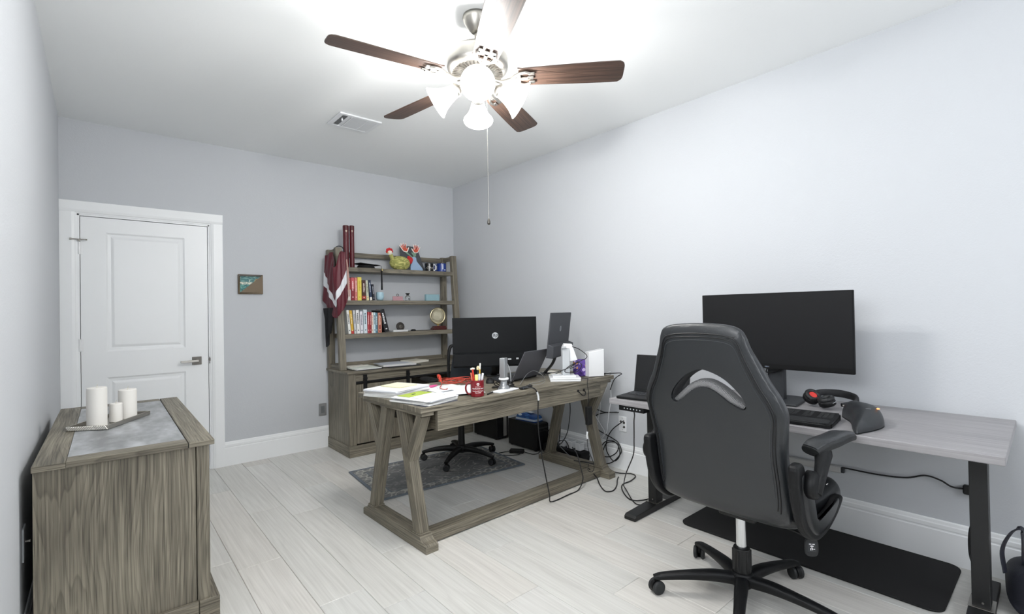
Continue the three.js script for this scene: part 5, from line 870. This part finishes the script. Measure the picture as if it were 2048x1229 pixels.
cable('router_cable', 'black cable sticking out beyond the right end of the wooden desk', [[2.915, 0.792, -2.352], [2.95, 0.79, -2.335], [3.0, 0.79, -2.295], [3.03, 0.79, -2.27], [3.02, 0.785, -2.25], [2.985, 0.77, -2.26], [2.97, 0.74, -2.285], [2.98, 0.66, -2.33]], 0.0036, mat.cord);
cable('usb_cable', 'black cable looping around the white charger block', [[2.55, 0.782, -2.62], [2.5, 0.81, -2.54], [2.515, 0.84, -2.42], [2.565, 0.87, -2.36], [2.615, 0.9, -2.335], [2.645, 0.88, -2.32], [2.625, 0.84, -2.335], [2.565, 0.83, -2.345], [2.525, 0.84, -2.375], [2.55, 0.875, -2.36], [2.63, 0.91, -2.325], [2.70, 0.925, -2.325], [2.715, 0.95, -2.335], [2.66, 0.995, -2.36], [2.60, 1.015, -2.37]], 0.0028, mat.cord);
cable('usb_cable', 'black cable lying on the desk behind the laptop and the cream papers', [[2.61, 0.7795, -2.82], [2.60, 0.7795, -2.70], [2.61, 0.786, -2.6], [2.64, 0.825, -2.5], [2.655, 0.86, -2.40], [2.64, 0.88, -2.35]], 0.0028, mat.cord);
cable('video_cable', 'grey video cable curving from the monitor ports to the silver hub', [[2.30, 0.915, -2.755], [2.24, 0.93, -2.68], [2.185, 0.925, -2.62], [2.13, 0.885, -2.52], [2.08, 0.84, -2.45], [2.05, 0.8, -2.42], [2.02, 0.785, -2.42]], 0.0034, mat.greyCord);
cable('power_cable', 'black cord running from the tower to the wall behind the far trestle leg', [[3.06, 0.2, -3.155], [3.08, 0.2, -3.1], [3.1, 0.3, -3.08], [3.11, 0.4, -3.06], [3.1, 0.45, -3.02], [3.1, 0.3, -2.98], [3.08, 0.12, -2.98]], 0.0042, mat.cord);
cable('power_cable', 'black cord dropping from under the desk to the battery backup', [[3.02, 0.62, -2.8], [3.035, 0.44, -2.8], [3.015, 0.308, -2.8], [2.984, 0.23, -2.8], [2.92, 0.175, -2.795], [2.87, 0.165, -2.795], [2.885, 0.195, -2.79], [2.95, 0.19, -2.79], [3.0, 0.14, -2.8], [3.04, 0.098, -2.83]], 0.0036, mat.cord);
cable('signal_cable', 'stiff grey cord slanting from the battery backup to the desk foot', [[3.0, 0.16, -2.93], [2.96, 0.13, -2.86], [2.93, 0.1, -2.76], [2.92, 0.08, -2.70]], 0.0026, mat.greyCord);
{
  const o = thing('surge_protector', 'light grey surge protector bar fixed low on the wall under the standing desk', 'power strip', [3.152, 0.357, -1.06]);
  M('strip_case', B(0.03, 0.036, 0.4, 0, 0, 0, 0.006, 2), S('#b9b9b8', 0.5), o); M('strip_end', B(0.024, 0.03, 0.02, 0, 0, 0.205, 0.004, 2), mat.plasticGrey, o);
  cable('wall_cable', 'black cable running along the wall below the standing desk', [[3.15, 0.37, -0.86], [3.15, 0.372, -0.83], [3.15, 0.372, -0.70], [3.15, 0.385, -0.578], [3.15, 0.415, -0.5], [3.15, 0.406, -0.441], [3.15, 0.385, -0.4], [3.155, 0.385, -0.35]], 0.0042, mat.cord, (q) => M('plug', B(0.03, 0.045, 0.06, 3.15, 0.385, -0.33, 0.008, 2), mat.plasticDark, q));
  cable('leg_cable', 'thick black cable bowing out of the right standing desk column', [[2.725, 0.43, -0.27], [2.76, 0.42, -0.285], [2.78, 0.4, -0.285], [2.775, 0.37, -0.285], [2.768, 0.33, -0.296], [2.766, 0.276, -0.3], [2.772, 0.214, -0.298], [2.775, 0.163, -0.285], [2.73, 0.13, -0.27]], 0.0052, mat.cord);
}

// ---------------------------------------------------------------- standing desk with its screen and devices
const SD = { x: 2.325, z: -1.827, a: 0.0203, h: 0.746 };
{
  const o = thing('standing_desk', 'grey laminate standing desk on black steel legs along the right wall', 'desk', [SD.x, 0, SD.z], SD.a);
  const L = 1.668, D = 0.785;
  M('desktop', W(BB(0, D, 0.7135, 0.746, 0, L, 0.003, 2), 'z'), mat.laminate, o);
  for (const z of [0.06, L - 0.097]) {
    M('column', [BB(0.35, 0.43, 0.035, 0.66, z - 0.028, z + 0.028, 0.003), BB(0.36, 0.42, 0.3, 0.7, z - 0.02, z + 0.02, 0.002)], mat.steelBlack, o);
    M('foot', ext([[0.1, 0], [0.7, 0], [0.7, 0.022], [0.68, 0.03], [0.42, 0.04], [0.36, 0.04], [0.115, 0.03], [0.1, 0.018]], 0.078, 0.003).translate(0, 0.001, z), mat.steelBlack, o);
    M('foot_bracket', [BB(0.335, 0.445, 0.0415, 0.0435, z - 0.04, z + 0.04, 0.0005), cyl(0.004, 0.004, 0.003, 0, 0, 0, 10).rotateZ(Math.PI / 2).translate(0.348, 0.062, z + 0.005)], mat.nickel, o);
    M('support_arm', BB(0.1, 0.69, 0.69, 0.713, z - 0.03, z + 0.03, 0.003), mat.steelBlack, o);
  }
  M('crossbar', [BB(0.35, 0.38, 0.655, 0.712, 0.1, L - 0.13, 0.003), BB(0.40, 0.43, 0.655, 0.712, 0.1, L - 0.13, 0.003)], mat.steelBlack, o);
  const cp = M('control_panel', BB(0.006, 0.1, 0.684, 0.713, 0.065, 0.235, 0.003, 2), mat.plastic, o);
  for (let i = 0; i < 6; i++) M('button', cyl(0.0035, 0.0035, 0.003, 0, 0, 0, 10).rotateZ(Math.PI / 2).translate(0.0055, 0.699, 0.105 + i * 0.021), mat.greyPlastic, cp);
}
{
  const y = SD.h + 0.0004;
  const m = thing('desk_monitor', 'large wide dark monitor facing the room on the standing desk', 'monitor', [2.93, y, -1.105], -Math.PI / 2 + 0.0);
  // local: +z faces the room, x to the right
  const w = 0.79, h = 0.425, c = 0.398;
  M('panel', B(w, h, 0.022, 0, c, 0.072, 0.004, 2), S('#0d0e0f', 0.6, { specularIntensity: 0.4 }), m);
  M('rear_housing', B(w * 0.6, h * 0.6, 0.03, 0, c, 0.048, 0.012, 3), mat.plastic, m);
  M('screen', new THREE.PlaneGeometry(w - 0.012, h - 0.034).translate(0, c + 0.011, 0.0834), S('#141517', 0.6, { specularIntensity: 0.45 }), m);
  const dl = canvasTex(96, 32, (x, a, b) => { x.fillStyle = '#101113'; x.fillRect(0, 0, a, b); x.fillStyle = '#9fb0c8'; x.font = 'bold 26px sans-serif'; x.textAlign = 'center'; x.textBaseline = 'middle'; x.fillText('DELL', 48, 17); });
  M('brand_plate', new THREE.PlaneGeometry(0.03, 0.009).translate(-0.02, c - h / 2 + 0.012, 0.0836), S('#ffffff', 0.5, { map: dl }), m);
  M('stand_column', ext(rrect(0.088, 0.05, 0.012), 0.36).rotateX(-Math.PI / 2).translate(0, 0.19, 0), mat.plasticGrey, m);
  M('stand_base', ext([[-0.145, -0.14], [0.115, -0.14], [0.15, 0.15], [-0.15, 0.15]].map(([a, b]) => [a, -b]), 0.012, 0.003).rotateX(-Math.PI / 2).translate(0, 0.0062, 0.0), mat.plasticGrey, m);
  M('cable_plug', [B(0.012, 0.032, 0.009, -0.022, 0.155, 0.032, 0.002).rotateZ(0.2), B(0.008, 0.02, 0.008, -0.038, 0.13, 0.034, 0.002)], S('#c9cccf', 0.4), m);
  M('monitor_cable', [tube([[-0.09, 0.2, 0.05], [-0.06, 0.17, 0.05], [-0.02, 0.16, 0.045], [0.03, 0.18, 0.045], [0.05, 0.21, 0.05]], 0.004, 24, 6), tube([[-0.03, 0.2, 0.045], [-0.05, 0.14, 0.04], [-0.09, 0.06, 0.03], [-0.14, 0.01, 0.03]], 0.003, 24, 6)], mat.cord, m);

  const k = thing('keyboard', 'black ergonomic keyboard with a palm rest on the standing desk', 'keyboard', [2.475, y, -0.925], -Math.PI / 2 + 0.1);
  // local: x along the keys (to the right), +z towards the sitter
  const kw = 0.46, kd = 0.235;
  M('keyboard_shell', bend(ext(smooth(rrect(kw, kd, 0.035), 60), 0.016, 0.004).rotateX(-Math.PI / 2).translate(0, 0.009, 0), (v) => { v.y += 0.012 * sat((v.y) / 0.016) * sat((-v.z + 0.12) / 0.23); }), mat.plastic, k);
  const key = B(0.0165, 0.006, 0.0165, 0, 0, 0, 0.0025);
  for (let r = 0; r < 5; r++) for (let i = 0; i < 21; i++) { if (i === 14 || i === 17) continue; const q = M('key', key, mat.plasticLow, k); q.position.set(-0.205 + i * 0.0203, 0.0265 - r * 0.0012, -0.096 + r * 0.0205); q.rotation.x = 0.05; }
  M('palm_rest', bend(ext(smooth(rrect(kw - 0.03, 0.085, 0.03), 50), 0.008, 0.003).rotateX(-Math.PI / 2).translate(0, 0.018, 0.063), (v) => { v.y += 0; }), mat.plasticLow, k);

  const hs = thing('headset', 'black over-ear headset with a red inner pad on the standing desk', 'headset', [2.87, y, -0.83], 0.0);
  const cupG = lathe([[0, 0.02], [0.03, 0.018], [0.038, 0.01], [0.04, 0], [0.038, -0.012], [0.03, -0.018], [0, -0.018]], 30);
  const c1 = M('ear_cup', cupG.clone().rotateX(0.55).rotateZ(0.5).translate(0.005, 0.045, -0.085), mat.plastic, hs);
  M('ear_pad', [new THREE.TorusGeometry(0.029, 0.011, 10, 28).rotateX(Math.PI / 2).translate(0, 0.02, 0).rotateX(0.55).rotateZ(0.5).translate(0.005, 0.045, -0.085)], mat.leatherGloss, c1);
  M('red_liner', cyl(0.024, 0.024, 0.004, 0, 0.0215, 0, 24).rotateX(0.55).rotateZ(0.5).translate(0.005, 0.045, -0.085), S('#d03a34', 0.7), c1);
  const c2 = M('ear_cup', cupG.clone().rotateX(-0.25).rotateZ(0.18).translate(-0.035, 0.034, 0.0), mat.plastic, hs);
  M('ear_pad', new THREE.TorusGeometry(0.029, 0.011, 10, 28).rotateX(Math.PI / 2).translate(0, 0.02, 0).rotateX(-0.25).rotateZ(0.18).translate(-0.035, 0.034, 0.0), mat.leatherGloss, c2);
  M('cup_trim', new THREE.TorusGeometry(0.0395, 0.0022, 6, 32, 3.4).rotateX(Math.PI / 2).rotateY(1.2).rotateX(-0.25).rotateZ(0.18).translate(-0.035, 0.034, 0), mat.chrome, c2);
  M('headband', sweep([[0.035, 0.045, -0.1], [0.1, 0.06, -0.08], [0.145, 0.06, 0.0], [0.125, 0.05, 0.08], [0.06, 0.035, 0.1], [-0.005, 0.025, 0.055]], [[0.022, 0.014], [0.034, 0.016], [0.04, 0.018], [0.038, 0.018], [0.03, 0.016], [0.018, 0.012]], [0, 1, 0], 14, 2.6, 40), S('#1d1e21', 0.6), hs);
  M('slider', [B(0.045, 0.008, 0.014, 0.03, 0.03, 0.088, 0.003).rotateY(0.0), B(0.03, 0.008, 0.012, 0.0, 0.024, 0.066, 0.003)], mat.nickel, hs);

  const dk = thing('speakerphone', 'black curved swoosh-shaped device with a small orange light on the standing desk', 'speakerphone', [2.55, y, -0.62], 0);
  const ol = smooth([[-0.19, 0.03], [-0.15, 0.045], [-0.06, 0.07], [0.03, 0.078], [0.1, 0.06], [0.15, 0.02], [0.18, -0.04], [0.195, -0.1], [0.15, -0.11], [0.1, -0.085], [0.04, -0.05], [-0.03, -0.025], [-0.11, -0.002]].map(([x, z]) => [x, -z]), 64);
  M('device_body', pillow(ol, [0.03, -0.015], (s, x) => (0.045 + 0.05 * sat((x + 0.1) / 0.25)) * Math.pow(Math.max(0, 1 - Math.pow(s, 3.2)), 0.5) + 0.004, () => 0).rotateX(-Math.PI / 2), S('#24272a', 0.42), dk);
  M('indicator_light', new THREE.SphereGeometry(0.0065, 12, 8).scale(1.2, 0.5, 1).translate(0.045, 0.075, 0.055), new THREE.MeshPhysicalMaterial({ color: '#ffb070', emissive: '#ff9a50', emissiveIntensity: 1.2, roughness: 0.4 }), dk);
  M('device_strip', B(0.004, 0.001, 0.02, 0.0, 0.078, 0.03, 0.0004), mat.greyCord, dk);

  const lp = thing('laptop', 'open black laptop at the left end of the standing desk', 'laptop', [2.345, y, -1.79], 0.15);
  M('laptop_base', BB(0, 0.235, 0.001, 0.016, 0, 0.35, 0.005, 2), mat.plastic, lp);
  M('keyboard_deck', BB(0.095, 0.2, 0.0155, 0.0168, 0.02, 0.33, 0.0005), mat.plasticDark, lp);
  const lk = B(0.0145, 0.003, 0.0155, 0, 0, 0, 0.001);
  for (let r = 0; r < 5; r++) for (let i = 0; i < 17; i++) { const q = M('key', lk, mat.plasticGrey, lp); q.position.set(0.11 + r * 0.0195, 0.0178, 0.032 + i * 0.0179); }
  M('touchpad', BB(0.018, 0.08, 0.0155, 0.0165, 0.12, 0.23, 0.0004), mat.plasticLow, lp);
  const lid = M('lid', BB(-0.006, 0, 0, 0.232, 0, 0.35, 0.0028, 2).rotateZ(-0.22).translate(0.238, 0.013, 0), mat.plastic, lp);
  M('display', BB(-0.0068, -0.006, 0.014, 0.222, 0.008, 0.342, 0).rotateZ(-0.22).translate(0.238, 0.013, 0), S('#0b0c0e', 0.22), lid);
}
{
  const o = thing('floor_mat', 'black rubber standing mat with rounded corners under the standing desk', 'mat', [2.876, 0, -0.957]);
  M('mat_pad', ext(rrect(0.535, 1.18, 0.055, 8), 0.011, 0.003).rotateX(-Math.PI / 2).translate(0, 0.006, 0), S('#0f0f10', 0.8), o);
}

// ---------------------------------------------------------------- black leather office chair in the right foreground
{
  const o = thing('gaming_chair', 'black leather high-back swivel chair with a chevron slot, seen from behind', 'office chair', [2.125, 0, -0.962]);
  starBase(o, 0.362, 129.4 * Math.PI / 180, mat.plastic, 0.03, 0.056);
  M('column_sleeve', [lathe([[0, 0.12], [0.034, 0.12], [0.036, 0.13], [0.035, 0.225], [0.032, 0.232], [0, 0.232]], 24), ...[0, 1, 2, 3, 4, 5].map((i) => B(0.008, 0.09, 0.006, 0.0355 * Math.cos(i * 1.047), 0.178, 0.0355 * Math.sin(i * 1.047), 0.002))], mat.plasticDark, o);
  M('gas_lift', cyl(0.0215, 0.0215, 0.17, 0, 0.305, 0), mat.chrome, o);
  M('tilt_mechanism', [B(0.16, 0.04, 0.16, 0.03, 0.385, 0, 0.012, 2), B(0.2, 0.012, 0.05, 0.03, 0.396, 0.1, 0.004), B(0.2, 0.012, 0.05, 0.03, 0.396, -0.1, 0.004)], mat.plasticDark, o);
  const xb = (y) => -0.175 - 0.2 * (y - 0.45);
  const half = [[0.416, 0], [0.418, 0.13], [0.424, 0.2], [0.438, 0.256], [0.47, 0.277], [0.57, 0.281], [0.70, 0.278], [0.80, 0.287], [0.875, 0.295], [0.935, 0.277], [1.0, 0.242], [1.06, 0.217], [1.12, 0.193], [1.17, 0.178], [1.198, 0.158], [1.213, 0.105], [1.218, 0]];
  const out = smooth([...half.map(([y, z]) => [z, y]), ...half.slice(1, -1).reverse().map(([y, z]) => [-z, y])], 150);
  const C0 = [0, 0.78], flare = (s) => sat((s - 0.62) / 0.24);
  const back = (s, x, y) => { const b = Math.abs(x) > 0.09 ? 1 : 0.6; return 0.036 * Math.pow(Math.max(0, 1 - Math.pow(s, 7)), 0.5) + 0.002 * Math.sin(y * 9) * (1 - s); };
  const front = (s, x, y) => (0.045 + 0.055 * flare(s) * sat((1.13 - y) / 0.1) * sat((y - 0.42) / 0.1)) * Math.pow(Math.max(0, 1 - Math.pow(s, 9)), 0.45);
  const shell = pillow(out, C0, front, back, 26).rotateY(Math.PI / 2);
  const ZC = -0.022;
  const lean = (g) => bend(g, (v) => { v.x += xb(v.y) + 0.04; });
  const slot = smooth([[-0.142, 0.892], [-0.162, 0.903], [-0.148, 0.945], [-0.09, 1.005], [-0.022, 1.035], [0.022, 1.035], [0.08, 1.005], [0.138, 0.945], [0.152, 0.903], [0.132, 0.888], [0.1, 0.908], [0.045, 0.952], [0.0, 0.966], [-0.045, 0.952], [-0.1, 0.912]].map(([x, y]) => [x - 0.006, y - 0.008]), 80);
  const ev = new Evaluator(); ev.useGroups = false; ev.attributes = ['position', 'normal', 'uv'];
  const body = new Brush(toCreasedNormals(shell, 0.8)), cutter = new Brush(ext(slot, 0.4).rotateY(Math.PI / 2));
  body.updateMatrixWorld(); cutter.updateMatrixWorld();
  const cut = ev.evaluate(body, cutter, SUBTRACTION).geometry;
  const hull = cut.index ? cut.toNonIndexed() : cut;
  { const p = hull.attributes.position, n = hull.attributes.normal, v = V(); for (let i = 0; i < p.count; i++) { v.fromBufferAttribute(p, i); p.setX(i, v.x + xb(v.y) + 0.04); p.setZ(i, v.z + ZC); n.setXYZ(i, n.getX(i), n.getY(i) + 0.2 * n.getX(i), n.getZ(i)); } }
  M('backrest', uvBox(hull, 'y'), mat.leather, o);
  // grey mesh lining of the slot: a padded lower lip and a thin band round the rest
  const S3 = (x, y, d) => V(d + xb(y) + 0.04, y, -x + ZC);
  const ringPts = slot.map(([x, y]) => [x, y]);
  const bandG = []; { const n = ringPts.length, pos = []; const c = [0, 0.965]; for (let i = 0; i < n; i++) { const a = ringPts[i], b = ringPts[(i + 1) % n], sh = (p) => [p[0] + (c[0] - p[0]) * 0.02, p[1] + (c[1] - p[1]) * 0.02], A = sh(a), Bq = sh(b); const q = [S3(A[0], A[1], -0.03), S3(Bq[0], Bq[1], -0.03), S3(Bq[0], Bq[1], 0.043), S3(A[0], A[1], 0.043)]; for (const k of [0, 1, 2, 0, 2, 3]) pos.push(q[k].x, q[k].y, q[k].z); } const g = new THREE.BufferGeometry(); g.setAttribute('position', new THREE.Float32BufferAttribute(pos, 3)); g.computeVertexNormals(); bandG.push(uvBox(g, 'x')); }
  M('slot_lining', bandG, S('#8a8c8e', 0.7, { map: weaveTex, bumpMap: weaveBump, bumpScale: 0.0008 }), o);
  const lip = [[-0.152, 0.89], [-0.11, 0.914], [-0.055, 0.954], [-0.006, 0.97], [0.043, 0.955], [0.095, 0.915], [0.137, 0.884]];
  M('slot_pad', uvBox(sweep(lip.map(([x, y]) => { const p = S3(x, y, 0.005); return [p.x, p.y, p.z]; }), [[0.05, 0.026], [0.07, 0.036], [0.072, 0.04], [0.072, 0.04], [0.07, 0.038], [0.05, 0.028]], [1, 0, 0], 16, 2.4, 40), 'y'), mat.meshGrey, o);
  // seams on the rear: double piping along the panel, and the head cap seam
  const onRear = (x, y, s, lift = 0.0015) => S3(x, y, -back(s, x, y) - lift);
  const along = (k, a, b) => { const pts = []; for (let i = 0; i <= 60; i++) { const t = a + (b - a) * i / 60, p = out[((Math.round(t * 150) % 150) + 150) % 150]; const x = C0[0] + (p[0] - C0[0]) * k, y = C0[1] + (p[1] - C0[1]) * k; pts.push(onRear(x, y, k)); } return pts.filter((p, i) => !i || p.distanceTo(pts[i - 1]) > 0.003); };
  for (const k of [0.875, 0.905]) M('piping', tube(along(k, 0.12, 0.88), k > 0.89 ? 0.0034 : 0.0024, 220, 6), mat.seam, o);
  M('stitching', tube(along(0.845, 0.14, 0.86), 0.0011, 220, 5), S('#3b3e41', 0.5), o);
  M('cap_seam', [tube([onRear(-0.115, 1.158, 0.9), onRear(-0.15, 1.166, 0.95), S3(-0.168, 1.166, 0.0), S3(-0.168, 1.16, 0.03)], 0.0022, 20, 6), tube([onRear(0.115, 1.158, 0.9), onRear(0.15, 1.166, 0.95), S3(0.168, 1.166, 0.0), S3(0.168, 1.16, 0.03)], 0.0022, 20, 6)], mat.seam, o);
  // seat cushion
  const so = smooth([[-0.115, -0.25], [0.05, -0.285], [0.26, -0.29], [0.36, -0.27], [0.395, -0.15], [0.4, 0], [0.395, 0.15], [0.36, 0.27], [0.26, 0.29], [0.05, 0.285], [-0.115, 0.25], [-0.13, 0]], 90);
  M('seat', pillow(so, [0.08, 0], (s, x, y) => (0.05 + 0.035 * sat((Math.abs(y) - 0.15) / 0.1) + 0.01 * sat((x - 0.2) / 0.15)) * Math.pow(Math.max(0, 1 - Math.pow(s, 6)), 0.45), (s, x) => (0.055 - 0.03 * sat((x - 0.15) / 0.25)) * Math.pow(Math.max(0, 1 - Math.pow(s, 8)), 0.5), 20).rotateX(-Math.PI / 2).translate(0, 0.452, 0), mat.leatherGloss, o);
  M('seat_pan', B(0.36, 0.02, 0.4, 0.11, 0.412, 0, 0.008, 2), mat.plasticDark, o);
  for (const s of [1, -1]) {
    const Z = (g) => (s > 0 ? g : g.applyMatrix4(new THREE.Matrix4().makeScale(1, 1, -1)).index ? flip(g) : flip(g));
    const br = smooth([[-0.258, 0.69], [-0.225, 0.712], [-0.19, 0.7], [-0.165, 0.64], [-0.15, 0.56], [-0.11, 0.49], [-0.03, 0.455], [0.09, 0.46], [0.19, 0.485], [0.24, 0.48], [0.235, 0.455], [0.16, 0.415], [0.05, 0.385], [-0.06, 0.385], [-0.14, 0.42], [-0.2, 0.48], [-0.235, 0.56]], 90);
    M('arm_bracket', Z(ext(br, 0.036, 0.012, [], 4).translate(0, 0, 0.302)), mat.plastic, o);
    M('bracket_pad', Z(pillow(br.map(([x, y]) => [-0.06 + (x + 0.06) * 0.8, 0.5 + (y - 0.5) * 0.8]), [-0.1, 0.47], dome(0.012, 3), () => 0).translate(0, 0, 0.319)), mat.leatherGloss, o);
    M('pivot_disc', Z(lathe([[0, 0.028], [0.034, 0.028], [0.046, 0.022], [0.05, 0.012], [0.05, -0.012], [0, -0.012]], 34).rotateX(Math.PI / 2).translate(-0.165, 0.628, 0.33)), mat.plastic, o);
    M('arm_upright', Z(sweep([[-0.165, 0.6, 0.348], [-0.14, 0.645, 0.35], [-0.08, 0.69, 0.342], [-0.03, 0.722, 0.33]], [[0.03, 0.055], [0.034, 0.06], [0.045, 0.07], [0.06, 0.1]], [0, 0, 1], 18, 2.6, 26)), mat.plastic, o);
    const pad = (w, h) => sweep([[-0.088, 0.728, 0.306], [-0.05, 0.744, 0.318], [0.02, 0.752, 0.337], [0.1, 0.757, 0.35], [0.175, 0.748, 0.36]], [[w * 0.8, h * 0.9], [w, h], [w * 1.02, h], [w, h], [w * 0.72, h * 0.8]], [0, 0, 1], 20, 2.6, 34);
    M('arm_rest', Z(pad(0.085, 0.04)), S('#55585a', 0.65, { map: weaveTex, bumpMap: weaveBump, bumpScale: 0.0005 }), o);
    M('arm_pad', Z(pad(0.07, 0.022).translate(0.0, 0.013, 0)), mat.leather, o);
  }
  function flip(g) { const h = g.index ? g.toNonIndexed() : g; for (const k of Object.keys(h.attributes)) { const a = h.attributes[k]; for (let i = 0; i < a.count; i += 3) for (let c = 0; c < a.itemSize; c++) { const t = a.getComponent(i + 1, c); a.setComponent(i + 1, c, a.getComponent(i + 2, c)); a.setComponent(i + 2, c, t); } } return h; }
  M('seat_logo', [B(0.022, 0.0012, 0.003, 0.2, 0.521, 0.262, 0), B(0.016, 0.0012, 0.003, 0.214, 0.521, 0.27, 0).rotateY(0)], S('#e6e6e6', 0.5), o);
  M('height_lever', tube([[0.0, 0.375, 0.1], [0.0, 0.372, 0.2], [0.0, 0.36, 0.262], [0.0, 0.352, 0.27]], 0.0055, 20, 8), mat.plasticDark, o);
  const pd = M('lever_paddle', ext(smooth([[-0.019, 0.03], [0.019, 0.03], [0.025, -0.01], [0.016, -0.034], [-0.016, -0.034], [-0.025, -0.01]], 40), 0.012, 0.004).rotateY(-0.9).translate(0.005, 0.325, 0.272), mat.plasticLow, o);
  const ic = canvasTex(64, 64, (x) => { x.fillStyle = '#2a2c30'; x.fillRect(0, 0, 64, 64); x.fillStyle = '#f0f0f0'; x.fillRect(10, 8, 18, 5); x.fillRect(34, 8, 18, 5); x.fillRect(28, 18, 6, 22); x.fillRect(18, 22, 26, 5); x.fillRect(20, 38, 6, 16); x.fillRect(32, 38, 6, 14); x.fillRect(40, 42, 14, 5); });
  M('lever_icon', new THREE.PlaneGeometry(0.032, 0.036).translate(0, 0.002, 0.0068).rotateY(-0.9).translate(0.005, 0.325, 0.272), S('#ffffff', 0.5, { map: ic }), pd);
}
// ---------------------------------------------------------------- bag in the right corner
{
  const o = thing('tote_bag', 'dark navy bag with a loop handle on the floor beyond the desk leg', 'bag', [2.95, 0, -0.085], 0.08);
  const navy = S('#1d1f29', 0.6, { bumpMap: weaveBump, bumpScale: 0.0006 });
  const bo = smooth([[-0.15, 0.004], [0.15, 0.004], [0.165, 0.05], [0.15, 0.13], [0.11, 0.18], [0, 0.195], [-0.11, 0.18], [-0.15, 0.13], [-0.165, 0.05]], 70);
  M('bag_body', pillow(bo, [0, 0.1], dome(0.125, 3.5), dome(0.125, 3.5)), navy, o);
  M('opening_rim', tube(Array.from({ length: 25 }, (_, i) => { const a = i / 24 * Math.PI * 2; return V(-0.02 + 0.1 * Math.cos(a), 0.192 - 0.02 * Math.pow(Math.cos(a), 2), 0.01 + 0.075 * Math.sin(a)); }), 0.007, 80, 8), S('#3a4352', 0.5), o);
  M('bag_lining', lathe([[0, 0.19], [0.04, 0.192], [0.072, 0.199]], 24).scale(1.25, 1, 0.95).translate(-0.02, 0.0, 0.01), S('#a9784c', 0.8), o);
  M('handle', sweep([[-0.075, 0.15, -0.125], [-0.07, 0.24, -0.132], [-0.06, 0.315, -0.105], [-0.045, 0.335, -0.075], [-0.03, 0.29, -0.068], [-0.02, 0.18, -0.07]], [[0.03, 0.006], [0.034, 0.006], [0.034, 0.006], [0.03, 0.006]], [0.9, 0.0, 0.4], 12, 3, 36), S('#23252f', 0.5), o);
  M('strap_buckle', [B(0.02, 0.05, 0.012, -0.12, 0.165, 0.0, 0.004), B(0.016, 0.06, 0.03, -0.15, 0.11, 0.01, 0.004)], S('#33404f', 0.45), o);
  M('zip', tube([[-0.13, 0.15, -0.07], [-0.155, 0.11, -0.05], [-0.168, 0.07, -0.01], [-0.168, 0.05, 0.04]], 0.003, 30, 6), mat.brushed, o);
}
renderer.render(scene, camera);
